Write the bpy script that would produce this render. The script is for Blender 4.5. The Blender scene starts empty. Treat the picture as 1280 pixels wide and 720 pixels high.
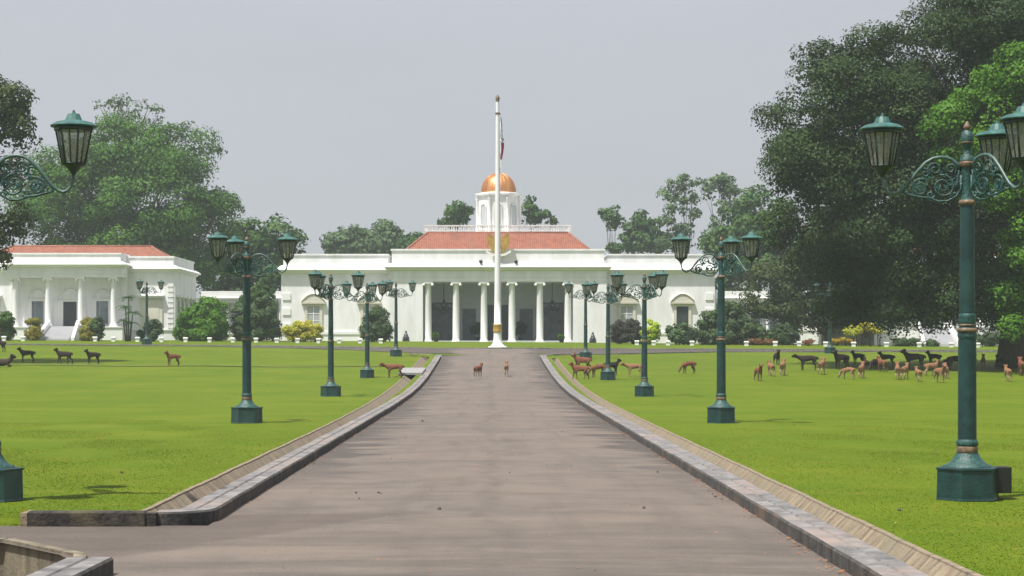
import bpy, bmesh, math, random
import numpy as np
from mathutils import Vector, Matrix
R = math.radians
SC = bpy.context.scene
COL = SC.collection
F = 2398.0          # focal length in photograph pixels
CX, CY = 613.0, 436.0
EYE = 2.24

# ------------------------------------------------------------------ camera
cam_d = bpy.data.cameras.new('camera'); cam = bpy.data.objects.new('camera', cam_d); COL.objects.link(cam)
cam.location = (0, 0, EYE); cam.rotation_euler = (R(90), 0, 0)
cam_d.sensor_width = 36; cam_d.lens = F/1280*36
cam_d.shift_x = (640-CX)/1280; cam_d.shift_y = (CY-360)/1280
cam_d.clip_start = 0.5; cam_d.clip_end = 4000
SC.camera = cam

# ------------------------------------------------------------------ light
SUN = Vector((-1.5, -1.35, 4.7)).normalized()          # towards the sun
elev = math.asin(SUN.z); azim = math.atan2(SUN.x, SUN.y)
w = bpy.data.worlds.new('World'); SC.world = w; w.use_nodes = True
nt = w.node_tree; nt.nodes.clear()
sky = nt.nodes.new('ShaderNodeTexSky'); sky.sky_type = 'NISHITA'; sky.sun_disc = False
sky.sun_elevation = elev; sky.sun_rotation = azim
sky.air_density = 1.0; sky.dust_density = 6.0; sky.ozone_density = 2.0
hsv = nt.nodes.new('ShaderNodeHueSaturation'); hsv.inputs['Saturation'].default_value = 0.5
mixw = nt.nodes.new('ShaderNodeMix'); mixw.data_type = 'RGBA'; mixw.inputs['Factor'].default_value = 0.75
mixw.inputs['B'].default_value = (2.95, 3.02, 3.38, 1)   # thin even cloud
bg = nt.nodes.new('ShaderNodeBackground'); bg.inputs['Strength'].default_value = 0.133
ow = nt.nodes.new('ShaderNodeOutputWorld')
nt.links.new(sky.outputs[0], hsv.inputs['Color']); nt.links.new(hsv.outputs[0], mixw.inputs['A'])
tcw = nt.nodes.new('ShaderNodeTexCoord'); mpw = nt.nodes.new('ShaderNodeMapping'); mpw.inputs['Scale'].default_value = (1.5, 1.5, 5)
nzw = nt.nodes.new('ShaderNodeTexNoise'); nzw.inputs['Scale'].default_value = 1.6; nzw.inputs['Detail'].default_value = 5
mrw = nt.nodes.new('ShaderNodeMapRange'); mrw.inputs['From Min'].default_value = 0.3; mrw.inputs['From Max'].default_value = 0.7; mrw.inputs['To Min'].default_value = 0.955; mrw.inputs['To Max'].default_value = 1.05
mlw = nt.nodes.new('ShaderNodeVectorMath'); mlw.operation = 'SCALE'
nt.links.new(tcw.outputs['Generated'], mpw.inputs['Vector']); nt.links.new(mpw.outputs[0], nzw.inputs['Vector']); nt.links.new(nzw.outputs['Fac'], mrw.inputs['Value'])
nt.links.new(mixw.outputs['Result'], mlw.inputs[0]); nt.links.new(mrw.outputs[0], mlw.inputs['Scale'])
nt.links.new(mlw.outputs[0], bg.inputs['Color']); nt.links.new(bg.outputs[0], ow.inputs['Surface'])
sl = bpy.data.lights.new('sun', 'SUN'); so = bpy.data.objects.new('sun', sl); COL.objects.link(so)
sl.energy = 4.9; sl.angle = R(1.2); sl.color = (1, 0.96, 0.89)
so.location = (-20, -10, 60); so.rotation_euler = SUN.to_track_quat('Z', 'Y').to_euler()
vs = SC.view_settings; vs.view_transform = 'Standard'; vs.look = 'None'; vs.exposure = 0.5; vs.gamma = 1
vs.use_curve_mapping = False
SC.cycles.max_bounces = 8; SC.cycles.diffuse_bounces = 3; SC.cycles.transparent_max_bounces = 16
SC.cycles.volume_bounces = 1
SC.cycles.use_denoising = True

# ------------------------------------------------------------------ helpers
def tag(o, label=None, cat=None, group=None, kind=None):
    if label: o['label'] = label
    if cat: o['category'] = cat
    if group: o['group'] = group
    if kind: o['kind'] = kind
    return o

def empty(name, loc=(0, 0, 0), rz=0):
    o = bpy.data.objects.new(name, None); COL.objects.link(o)
    o.location = loc; o.rotation_euler = (0, 0, rz); o.empty_display_size = 0.2
    return o

def link_mesh(name, me, mat=None, parent=None):
    if mat and not me.materials: me.materials.append(mat)
    o = bpy.data.objects.new(name, me); COL.objects.link(o)
    if parent: o.parent = parent
    return o

class MB:
    """collects shapes for ONE mesh"""
    def __init__(s): s.v = []; s.f = []; s.sm = []
    def add(s, vs, fs, smooth=False):
        b = len(s.v); s.v += [tuple(p) for p in vs]
        s.f += [tuple(i+b for i in f) for f in fs]; s.sm += [smooth]*len(fs)
    def box(s, x0, x1, y0, y1, z0, z1):
        s.add([(x0,y0,z0),(x1,y0,z0),(x1,y1,z0),(x0,y1,z0),(x0,y0,z1),(x1,y0,z1),(x1,y1,z1),(x0,y1,z1)],
              [(3,2,1,0),(4,5,6,7),(0,1,5,4),(1,2,6,5),(2,3,7,6),(3,0,4,7)])
    def stack(s, x0, x1, y0, y1, prof):
        vs = []
        for z, o in prof:
            vs += [(x0-o,y0-o,z),(x1+o,y0-o,z),(x1+o,y1+o,z),(x0-o,y1+o,z)]
        fs = [(3,2,1,0)]
        n = len(prof)
        for i in range(n-1):
            for k in range(4):
                a = i*4+k; b = i*4+(k+1) % 4
                fs.append((a, b, b+4, a+4))
        t = (n-1)*4; fs.append((t, t+1, t+2, t+3))
        s.add(vs, fs)
    def lathe(s, prof, n=20, c=(0,0,0), smooth=True, rot=0, flute=0):
        """prof: list of (r, z)"""
        vs = []
        for r, z in prof:
            for k in range(n):
                a = rot + 2*math.pi*k/n
                rr = r*(1-flute*(k % 2)) if flute else r
                vs.append((c[0]+rr*math.cos(a), c[1]+rr*math.sin(a), c[2]+z))
        fs = []
        m = len(prof)
        for i in range(m-1):
            for k in range(n):
                k2 = (k+1) % n
                fs.append((i*n+k, i*n+k2, (i+1)*n+k2, (i+1)*n+k))
        s.add(vs, fs, smooth)
        s.add([vs[k] for k in range(n)], [tuple(range(n-1, -1, -1))])
        s.add([vs[(m-1)*n+k] for k in range(n)], [tuple(range(n))])
    def tube(s, pts, rad, n=8, smooth=True, cap=True):
        pts = [Vector(p) for p in pts]
        if not hasattr(rad, '__len__'): rad = [rad]*len(pts)
        vs = []; up = Vector((0.13, 0.27, 0.95)).normalized()
        for i, p in enumerate(pts):
            t = (pts[min(i+1, len(pts)-1)] - pts[max(i-1, 0)]).normalized()
            a = t.cross(up)
            if a.length < 0.2: a = t.cross(Vector((1, 0, 0)))
            a.normalize(); b = t.cross(a).normalized()
            for k in range(n):
                th = 2*math.pi*k/n
                vs.append(p + (a*math.cos(th)+b*math.sin(th))*rad[i])
        fs = []
        for i in range(len(pts)-1):
            for k in range(n):
                k2 = (k+1) % n
                fs.append((i*n+k, (i+1)*n+k, (i+1)*n+k2, i*n+k2))
        if cap:
            fs.append(tuple(range(n))); m = (len(pts)-1)*n; fs.append(tuple(m+k for k in range(n-1, -1, -1)))
        s.add(vs, fs, smooth)
    def mesh(s, name, loc=(0, 0, 0)):
        me = bpy.data.meshes.new(name)
        me.from_pydata([(v[0]-loc[0], v[1]-loc[1], v[2]-loc[2]) for v in s.v], [], s.f)
        me.polygons.foreach_set('use_smooth', s.sm)
        me.update(); return me
    def build(s, name, mat, parent=None, loc=None):
        if loc is None: loc = tuple(parent.location) if (parent and parent.type == 'EMPTY' and parent.get('_w')) else (0, 0, 0)
        return link_mesh(name, s.mesh(name, loc), mat, parent)

def np_mesh(name, verts, nper, mat, parent=None):
    """verts (n*nper,3) -> separate faces of nper corners"""
    nv = len(verts); nf = nv//nper
    me = bpy.data.meshes.new(name)
    me.vertices.add(nv); me.vertices.foreach_set('co', verts.astype(np.float32).ravel())
    me.loops.add(nv); me.loops.foreach_set('vertex_index', np.arange(nv, dtype=np.int32))
    me.polygons.add(nf)
    me.polygons.foreach_set('loop_start', np.arange(nf, dtype=np.int32)*nper)
    me.polygons.foreach_set('loop_total', np.full(nf, nper, dtype=np.int32))
    me.update(calc_edges=True)
    return link_mesh(name, me, mat, parent)

def copy_tree(o, parent=None):
    c = o.copy(); COL.objects.link(c)
    if parent: c.parent = parent
    for ch in list(o.children): copy_tree(ch, c)
    return c

# pixel <-> world
def PX(x, D): return (x-CX)*D/F
def PZ(y, D): return EYE+(CY-y)*D/F
_gy = [0, 24, 57, 72, 87, 100, 112, 125, 143, 150, 157, 163, 172, 183, 200, 240, 300, 420]
_gz = [0, 0, 0, 0.005, 0.06, 0.20, 0.46, 0.88, 1.56, 1.86, 2.12, 2.28, 2.46, 2.66, 2.95, 3.0, 3.0, 3.0]
def pchip(xs, ys):
    n = len(xs); h = [xs[i+1]-xs[i] for i in range(n-1)]; d = [(ys[i+1]-ys[i])/h[i] for i in range(n-1)]
    m = [d[0]]+[0 if d[i-1]*d[i] <= 0 else 2*d[i-1]*d[i]/(d[i-1]+d[i]) for i in range(1, n-1)]+[d[-1]]
    def f(x):
        if x <= xs[0]: return ys[0]
        if x >= xs[-1]: return ys[-1]
        i = max(k for k in range(n-1) if xs[k] <= x)
        t = (x-xs[i])/h[i]
        return ((1+2*t)*(1-t)**2*ys[i] + t*(1-t)**2*h[i]*m[i] + t*t*(3-2*t)*ys[i+1] + t*t*(t-1)*h[i]*m[i+1])
    return f
_g = pchip(_gy, _gz)
_tab = [_g(i*0.5) for i in range(900)]
def G(x, D):
    i = min(max(D, 0)/0.5, 898.0); k = int(i)
    b = _tab[k]*(1-(i-k))+_tab[k+1]*(i-k)
    t = min(max((D-85)/70, 0), 1); t = t*t*(3-2*t)
    return b - 0.0068*max(-60, min(60, x))*t
def hit(x, y, lo=15, hi=190):
    """world point on the ground seen at a pixel of the photograph"""
    prev = None; D = lo
    while D < hi:
        X = PX(x, D); e = CY+F*(EYE-G(X, D))/D - y
        if e <= 0: return X, D, G(X, D)
        D += 0.1
    return PX(x, hi), hi, G(PX(x, hi), hi)

# ------------------------------------------------------------------ materials
def srgb(r, g, b):
    f = lambda c: (c/255/12.92) if c/255 <= 0.04045 else ((c/255+0.055)/1.055)**2.4
    return (f(r), f(g), f(b), 1)
def mat(name, col, rough=0.6, metal=0, var=None, scale=3.0, bump=0, bscale=None, spec=0.5, detail=6, streak=None, coord='Object', var2=None):
    """principled with noise between col and var, optional streaks and bump"""
    m = bpy.data.materials.new(name); m.use_nodes = True; n = m.node_tree; N = n.nodes; L = n.links
    p = N['Principled BSDF']; p.inputs['Roughness'].default_value = rough; p.inputs['Metallic'].default_value = metal
    p.inputs['Specular IOR Level'].default_value = spec
    tc = N.new('ShaderNodeNewGeometry') if coord == 'World' else N.new('ShaderNodeTexCoord')
    src = tc.outputs['Position'] if coord == 'World' else tc.outputs['Object']
    if len(col) == 3: col = (*col, 1)
    if var is None: var = tuple(c*0.86 for c in col[:3])
    if len(var) == 3: var = (*var, 1)
    nz = N.new('ShaderNodeTexNoise'); nz.inputs['Scale'].default_value = scale; nz.inputs['Detail'].default_value = detail
    nz.inputs['Roughness'].default_value = 0.62
    mp = N.new('ShaderNodeMapping')
    L.new(src, mp.inputs['Vector']); L.new(mp.outputs[0], nz.inputs['Vector'])
    if streak: mp.inputs['Scale'].default_value = streak
    rp = N.new('ShaderNodeValToRGB'); rp.color_ramp.elements[0].position = 0.36; rp.color_ramp.elements[1].position = 0.66
    rp.color_ramp.elements[0].color = var; rp.color_ramp.elements[1].color = col
    L.new(nz.outputs['Fac'], rp.inputs[0]); out = rp.outputs[0]
    if var2:
        n2 = N.new('ShaderNodeTexNoise'); n2.inputs['Scale'].default_value = scale*0.22; n2.inputs['Detail'].default_value = 5
        L.new(src, n2.inputs['Vector'])
        r2 = N.new('ShaderNodeValToRGB'); r2.color_ramp.elements[0].position = 0.5; r2.color_ramp.elements[1].position = 0.7
        r2.color_ramp.elements[0].color = (0, 0, 0, 1); r2.color_ramp.elements[1].color = (1, 1, 1, 1)
        mx = N.new('ShaderNodeMix'); mx.data_type = 'RGBA'
        L.new(n2.outputs['Fac'], r2.inputs[0]); L.new(r2.outputs[0], mx.inputs['Factor'])
        L.new(out, mx.inputs['A']); mx.inputs['B'].default_value = (*var2[:3], 1); out = mx.outputs['Result']
    L.new(out, p.inputs['Base Color'])
    if bump:
        b = N.new('ShaderNodeBump'); b.inputs['Strength'].default_value = bump; b.inputs['Distance'].default_value = 0.02
        n3 = N.new('ShaderNodeTexNoise'); n3.inputs['Scale'].default_value = bscale or scale*6; n3.inputs['Detail'].default_value = 4
        L.new(src, n3.inputs['Vector']); L.new(n3.outputs['Fac'], b.inputs['Height']); L.new(b.outputs[0], p.inputs['Normal'])
    return m

def leaf_mat(name, a, b, trans=0.25, c=None, rough=0.55):
    m = bpy.data.materials.new(name); m.use_nodes = True; n = m.node_tree; N = n.nodes; L = n.links
    p = N['Principled BSDF']; p.inputs['Roughness'].default_value = rough; p.inputs['Specular IOR Level'].default_value = 0.15
    g = N.new('ShaderNodeNewGeometry')
    rp = N.new('ShaderNodeValToRGB'); rp.color_ramp.elements[0].color = (*a, 1); rp.color_ramp.elements[1].color = (*b, 1)
    L.new(g.outputs['Random Per Island'], rp.inputs[0])
    nz = N.new('ShaderNodeTexNoise'); nz.inputs['Scale'].default_value = 0.35; nz.inputs['Detail'].default_value = 3
    L.new(g.outputs['Position'], nz.inputs['Vector'])
    mx = N.new('ShaderNodeMix'); mx.data_type = 'RGBA'
    r2 = N.new('ShaderNodeValToRGB'); r2.color_ramp.elements[0].position = 0.42; r2.color_ramp.elements[1].position = 0.62
    L.new(nz.outputs['Fac'], r2.inputs[0]); 
    mul = N.new('ShaderNodeMath'); mul.operation = 'MULTIPLY'; mul.inputs[1].default_value = 0.6
    L.new(r2.outputs[0], mul.inputs[0]); L.new(mul.outputs[0], mx.inputs['Factor'])
    L.new(rp.outputs[0], mx.inputs['A']); mx.inputs['B'].default_value = (*(c or tuple(x*1.25 for x in b)), 1)
    L.new(mx.outputs['Result'], p.inputs['Base Color'])
    t = N.new('ShaderNodeBsdfTranslucent'); L.new(mx.outputs['Result'], t.inputs['Color'])
    ms = N.new('ShaderNodeMixShader'); ms.inputs[0].default_value = trans
    L.new(p.outputs[0], ms.inputs[1]); L.new(t.outputs[0], ms.inputs[2]); L.new(ms.outputs[0], N['Material Output'].inputs['Surface'])
    return m

def grass_mat():
    m = bpy.data.materials.new('lawn_grass'); m.use_nodes = True; n = m.node_tree; N = n.nodes; L = n.links
    p = N['Principled BSDF']; p.inputs['Roughness'].default_value = 0.75; p.inputs['Specular IOR Level'].default_value = 0.05
    g = N.new('ShaderNodeNewGeometry'); pos = g.outputs['Position']
    def noise(sc, det, mapping=None):
        t = N.new('ShaderNodeTexNoise'); t.inputs['Scale'].default_value = sc; t.inputs['Detail'].default_value = det
        t.inputs['Roughness'].default_value = 0.65
        if mapping:
            mp = N.new('ShaderNodeMapping'); mp.inputs['Scale'].default_value = mapping; L.new(pos, mp.inputs['Vector']); L.new(mp.outputs[0], t.inputs['Vector'])
        else: L.new(pos, t.inputs['Vector'])
        return t.outputs['Fac']
    def ramp(src, p0, c0, p1, c1):
        r = N.new('ShaderNodeValToRGB'); e = r.color_ramp.elements; e[0].position = p0; e[0].color = (*c0, 1); e[1].position = p1; e[1].color = (*c1, 1)
        L.new(src, r.inputs[0]); return r.outputs[0]
    def mix(fac, a, b, k=1.0):
        x = N.new('ShaderNodeMix'); x.data_type = 'RGBA'
        if k != 1.0:
            q = N.new('ShaderNodeMath'); q.operation = 'MULTIPLY'; q.inputs[1].default_value = k; L.new(fac, q.inputs[0]); fac = q.outputs[0]
        L.new(fac, x.inputs['Factor']); L.new(a, x.inputs['A']) if not isinstance(a, tuple) else None
        if isinstance(b, tuple): x.inputs['B'].default_value = (*b, 1)
        else: L.new(b, x.inputs['B'])
        return x.outputs['Result']
    W = (0, 0, 0); B1 = (1, 1, 1)
    base = ramp(noise(9, 10), 0.38, GR['a'], 0.64, GR['b'])
    base = mix(ramp(noise(0.16, 4), 0.42, W, 0.62, B1), base, GR['c'], 0.55)       # broad yellower patches
    base = mix(ramp(noise(0.5, 5, (0.35, 1, 1)), 0.52, W, 0.70, B1), base, GR['d'], 0.45)
    base = mix(ramp(noise(0.75, 9), 0.52, W, 0.70, B1), base, (0.150, 0.150, 0.018), 0.5)
    base = mix(ramp(noise(3.1, 9), 0.62, W, 0.72, B1), base, (0.15, 0.105, 0.03), 0.55)  # dry bits
    L.new(base, p.inputs['Base Color'])
    b = N.new('ShaderNodeBump'); b.inputs['Strength'].default_value = 0.35; b.inputs['Distance'].default_value = 0.02
    L.new(noise(28, 5), b.inputs['Height']); L.new(b.outputs[0], p.inputs['Normal'])
    return m

GR = dict(a=(0.062, 0.100, 0.005), b=(0.093, 0.142, 0.008), c=(0.118, 0.150, 0.011), d=(0.066, 0.126, 0.006))
M = {}
M['lawn'] = grass_mat()
M['blade'] = leaf_mat('grass_blade', (0.105, 0.152, 0.010), (0.155, 0.220, 0.018), 0.3, c=(0.18, 0.218, 0.022), rough=.8)
def road_mat():
    m = bpy.data.materials.new('asphalt'); m.use_nodes = True; n = m.node_tree; N = n.nodes; L = n.links
    p = N['Principled BSDF']; p.inputs['Roughness'].default_value = 0.8; p.inputs['Specular IOR Level'].default_value = 0.25
    g = N.new('ShaderNodeNewGeometry'); pos = g.outputs['Position']
    sep = N.new('ShaderNodeSeparateXYZ'); L.new(pos, sep.inputs[0])
    def noise(sc, det, mp=None, rough=0.6):
        t = N.new('ShaderNodeTexNoise'); t.inputs['Scale'].default_value = sc; t.inputs['Detail'].default_value = det; t.inputs['Roughness'].default_value = rough
        if mp:
            q = N.new('ShaderNodeMapping'); q.inputs['Scale'].default_value = mp; L.new(pos, q.inputs['Vector']); L.new(q.outputs[0], t.inputs['Vector'])
        else: L.new(pos, t.inputs['Vector'])
        return t.outputs['Fac']
    def ramp(src, p0, p1, c0=(0, 0, 0), c1=(1, 1, 1)):
        r = N.new('ShaderNodeValToRGB'); e = r.color_ramp.elements; e[0].position = p0; e[0].color = (*c0, 1); e[1].position = p1; e[1].color = (*c1, 1)
        L.new(src, r.inputs[0]); return r.outputs[0]
    def math_(op, a, b=None, clamp=False):
        q = N.new('ShaderNodeMath'); q.operation = op; q.use_clamp = clamp
        for i, v in enumerate((a, b)):
            if v is None: continue
            if isinstance(v, (int, float)): q.inputs[i].default_value = v
            else: L.new(v, q.inputs[i])
        return q.outputs[0]
    def mix(fac, a, b):
        x = N.new('ShaderNodeMix'); x.data_type = 'RGBA'; L.new(fac, x.inputs['Factor']); L.new(a, x.inputs['A'])
        if isinstance(b, tuple): x.inputs['B'].default_value = (*b, 1)
        else: L.new(b, x.inputs['B'])
        return x.outputs['Result']
    base = ramp(noise(1.3, 8), 0.32, 0.70, RD['a'], RD['b'])
    base = mix(math_('MULTIPLY', ramp(noise(0.30, 8, (0.7, 1.0, 1), .68), 0.42, 0.62), 0.8), base, RD['c'])     # warm worn zones, across
    base = mix(math_('MULTIPLY', ramp(noise(0.8, 8, (0.35, 1.0, 1), .7), 0.50, 0.66), 0.42), base, RD['d'])       # dark streaks across
    base = mix(math_('MULTIPLY', ramp(noise(1.2, 7, (1.2, 0.10, 1)), 0.50, 0.66), 0.30), base, RD['d'])      # along
    # centre seam: soft dark line down the middle
    ax = math_('ABSOLUTE', math_('ADD', sep.outputs['X'], math_('MULTIPLY', math_('SUBTRACT', noise(0.35, 5), 0.5), 1.6)))
    seam = math_('MULTIPLY', math_('SUBTRACT', 1.0, math_('DIVIDE', ax, 0.22), True), math_('MULTIPLY', ramp(noise(1.3, 6), 0.42, 0.62), 0.6))
    base = mix(seam, base, RD['d'])
    # darker ragged band reaching in from the kerbs, stronger with distance
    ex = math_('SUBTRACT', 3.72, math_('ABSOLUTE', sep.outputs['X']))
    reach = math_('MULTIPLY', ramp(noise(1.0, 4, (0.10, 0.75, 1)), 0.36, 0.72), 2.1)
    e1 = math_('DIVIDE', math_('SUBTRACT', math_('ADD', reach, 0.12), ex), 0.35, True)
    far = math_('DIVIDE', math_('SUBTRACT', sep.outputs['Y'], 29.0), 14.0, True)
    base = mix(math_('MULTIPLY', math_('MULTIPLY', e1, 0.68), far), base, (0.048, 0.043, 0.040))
    # side road mouth: darker newer surfacing
    jx = math_('ADD', math_('MULTIPLY', sep.outputs['X'], -1.0), -2.9)
    jn = math_('ADD', math_('ADD', jx, math_('MULTIPLY', math_('SUBTRACT', sep.outputs['Y'], 23.6), 0.55)), math_('MULTIPLY', math_('SUBTRACT', noise(0.8, 5), 0.5), 0.5))
    j = math_('MULTIPLY', math_('DIVIDE', jn, 0.25, True), math_('LESS_THAN', sep.outputs['Y'], 27.0))
    base = mix(math_('MULTIPLY', j, 0.5), base, (0.075, 0.058, 0.050))
    nr = math_('DIVIDE', math_('SUBTRACT', 27.5, sep.outputs['Y']), 6.0, True)
    base = mix(math_('MULTIPLY', math_('MULTIPLY', nr, ramp(noise(0.9, 8, (0.22, 1.0, 1), .7), 0.42, 0.60)), 0.62), base, (0.070, 0.062, 0.052))
    fine = ramp(noise(55, 3), 0.3, 0.7, (0.72, 0.72, 0.72), (1.24, 1.24, 1.24))
    x = N.new('ShaderNodeMix'); x.data_type = 'RGBA'; x.blend_type = 'MULTIPLY'; x.inputs['Factor'].default_value = 1
    L.new(base, x.inputs['A']); L.new(fine, x.inputs['B']); L.new(x.outputs['Result'], p.inputs['Base Color'])
    b = N.new('ShaderNodeBump'); b.inputs['Strength'].default_value = 0.4; b.inputs['Distance'].default_value = 0.01
    L.new(noise(70, 3), b.inputs['Height']); L.new(b.outputs[0], p.inputs['Normal'])
    return m
RD = dict(a=(0.110, 0.092, 0.079), b=(0.150, 0.127, 0.110), c=(0.165, 0.133, 0.110), d=(0.075, 0.065, 0.057))
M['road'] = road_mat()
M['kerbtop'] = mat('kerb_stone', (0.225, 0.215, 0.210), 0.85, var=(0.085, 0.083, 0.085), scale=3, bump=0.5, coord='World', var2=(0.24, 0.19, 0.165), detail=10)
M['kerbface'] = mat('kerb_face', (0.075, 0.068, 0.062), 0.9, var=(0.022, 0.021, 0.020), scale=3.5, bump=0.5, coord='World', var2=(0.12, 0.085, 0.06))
def add_joints(m, step, width, col, wob_=0.15):
    N = m.node_tree.nodes; L = m.node_tree.links; p = N['Principled BSDF']
    src = p.inputs['Base Color'].links[0].from_socket
    g = N.new('ShaderNodeNewGeometry'); sp = N.new('ShaderNodeSeparateXYZ'); L.new(g.outputs['Position'], sp.inputs[0])
    nz = N.new('ShaderNodeTexNoise'); nz.inputs['Scale'].default_value = 2.5; L.new(g.outputs['Position'], nz.inputs['Vector'])
    def mth(op, a, b):
        q = N.new('ShaderNodeMath'); q.operation = op
        for i, v in enumerate((a, b)):
            if isinstance(v, (int, float)): q.inputs[i].default_value = v
            else: L.new(v, q.inputs[i])
        return q.outputs[0]
    y = mth('ADD', sp.outputs['Y'], mth('MULTIPLY', nz.outputs['Fac'], wob_))
    f = mth('LESS_THAN', mth('FRACT', mth('DIVIDE', y, step), 0), width/step)
    x = N.new('ShaderNodeMix'); x.data_type = 'RGBA'; L.new(mth('MULTIPLY', f, .75), x.inputs['Factor']); L.new(src, x.inputs['A']); x.inputs['B'].default_value = (*col, 1)
    L.new(x.outputs['Result'], p.inputs['Base Color'])
M['drain'] = mat('drain_concrete', (0.27, 0.215, 0.145), 0.9, var=(0.12, 0.095, 0.065), scale=3.5, bump=0.8, bscale=18, coord='World', streak=(0.6, 1.8, 0.6), var2=(0.17, 0.15, 0.10), detail=9)
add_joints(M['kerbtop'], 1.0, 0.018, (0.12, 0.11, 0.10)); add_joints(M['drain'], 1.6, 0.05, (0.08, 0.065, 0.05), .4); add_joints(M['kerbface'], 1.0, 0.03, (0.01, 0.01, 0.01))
M['dark_wall'] = mat('mossy_wall', (0.050, 0.042, 0.034), 0.9, var=(0.012, 0.010, 0.009), scale=9, bump=0.8, bscale=20, coord='World', var2=(0.10, 0.085, 0.045), detail=10)
M['headwall'] = mat('stained_headwall', (0.25, 0.21, 0.14), 0.9, var=(0.09, 0.075, 0.055), scale=2.6, bump=0.7, bscale=14, coord='World', streak=(1.3, 1.3, 0.35), var2=(0.16, 0.14, 0.10), detail=9)
M['slab'] = mat('bridging_slab', (0.30, 0.29, 0.29), 0.85, var=(0.2, 0.2, 0.2), scale=4, bump=0.4, coord='World')
M['soil'] = mat('path_soil', (0.23, 0.19, 0.12), 0.95, var=(0.14, 0.17, 0.05), scale=1.5, coord='World')
M['white'] = mat('white_plaster', (0.84, 0.84, 0.86), 0.75, var=(0.70, 0.70, 0.70), scale=0.9, coord='World', streak=(1, 1, 0.25), detail=9)
M['trim'] = mat('white_trim', (0.82, 0.82, 0.81), 0.6, var=(0.78, 0.78, 0.77), scale=1.2, coord='World')
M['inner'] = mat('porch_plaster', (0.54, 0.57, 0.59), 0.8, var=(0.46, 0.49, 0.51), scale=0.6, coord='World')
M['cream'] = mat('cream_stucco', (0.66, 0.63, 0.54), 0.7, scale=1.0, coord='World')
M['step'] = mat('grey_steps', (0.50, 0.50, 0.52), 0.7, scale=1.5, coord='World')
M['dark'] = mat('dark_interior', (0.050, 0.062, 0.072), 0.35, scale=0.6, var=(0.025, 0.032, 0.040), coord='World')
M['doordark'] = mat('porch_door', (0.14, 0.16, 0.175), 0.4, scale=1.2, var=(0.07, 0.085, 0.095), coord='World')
M['pane'] = mat('window_pane', (0.20, 0.23, 0.26), 0.15, scale=0.8, var=(0.12, 0.14, 0.17), coord='World')
M['grey_shutter'] = mat('grey_shutter', (0.42, 0.44, 0.46), 0.6, scale=6, streak=(0.2, 0.2, 5), coord='World')
M['tower'] = mat('weathered_white', (0.72, 0.72, 0.71), 0.75, var=(0.56, 0.56, 0.55), scale=1.6, coord='World', streak=(1, 1, 0.3))
M['gold'] = mat('gilded', (0.62, 0.40, 0.10), 0.45, metal=0.5, scale=2.0, var=(0.42, 0.25, 0.06))
M['brass'] = mat('copper_paint', (0.27, 0.155, 0.085), 0.6, metal=0.1, scale=16, var=(0.06, 0.065, 0.05))
M['copper'] = mat('copper_dome', (0.70, 0.34, 0.13), 0.42, metal=0.75, scale=0.7, var=(0.50, 0.22, 0.09), coord='World', streak=(1, 1, 0.4))
M['black'] = mat('black_metal', (0.012, 0.012, 0.013), 0.45, scale=6)
M['lamp'] = mat('green_enamel', (0.011, 0.050, 0.048), 0.42, var=(0.005, 0.026, 0.026), scale=5, bump=0.3, var2=(0.020, 0.060, 0.052))
M['lampcast'] = mat('verdigris_casting', (0.026, 0.100, 0.088), 0.5, var=(0.006, 0.030, 0.027), scale=22, bump=0.7, bscale=30)
M['lamproof'] = mat('verdigris_roof', (0.045, 0.145, 0.128), 0.5, var=(0.014, 0.058, 0.052), scale=7)
M['lampdark'] = mat('lantern_frame', (0.016, 0.042, 0.038), 0.45, var=(0.010, 0.020, 0.018), scale=9)
M['lamparm'] = mat('arm_tube', (0.085, 0.14, 0.125), 0.4, var=(0.02, 0.07, 0.06), scale=9)
M['pole'] = mat('pole_paint', (0.78, 0.79, 0.80), 0.35, scale=0.6, var=(0.72, 0.73, 0.75))
M['bark'] = mat('bark', (0.085, 0.068, 0.052), 0.95, var=(0.045, 0.036, 0.028), scale=2.0, bump=0.9, streak=(2, 2, 0.4))
M['fawn'] = None
def glass_mat():
    m = bpy.data.materials.new('lantern_glass'); m.use_nodes = True; N = m.node_tree.nodes; L = m.node_tree.links
    p = N['Principled BSDF']; p.inputs['Base Color'].default_value = (0.33, 0.34, 0.30, 1); p.inputs['Roughness'].default_value = 0.25
    nz = N.new('ShaderNodeTexNoise'); nz.inputs['Scale'].default_value = 9
    t = N.new('ShaderNodeBsdfTransparent'); t.inputs['Color'].default_value = (0.85, 0.88, 0.82, 1)
    rp = N.new('ShaderNodeMapRange'); rp.inputs['To Min'].default_value = 0.25; rp.inputs['To Max'].default_value = 0.7
    ms = N.new('ShaderNodeMixShader'); L.new(nz.outputs['Fac'], rp.inputs['Value']); L.new(rp.outputs[0], ms.inputs[0])
    L.new(t.outputs[0], ms.inputs[1]); L.new(p.outputs[0], ms.inputs[2]); L.new(ms.outputs[0], N['Material Output'].inputs['Surface'])
    return m
M['glass'] = glass_mat()
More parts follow.
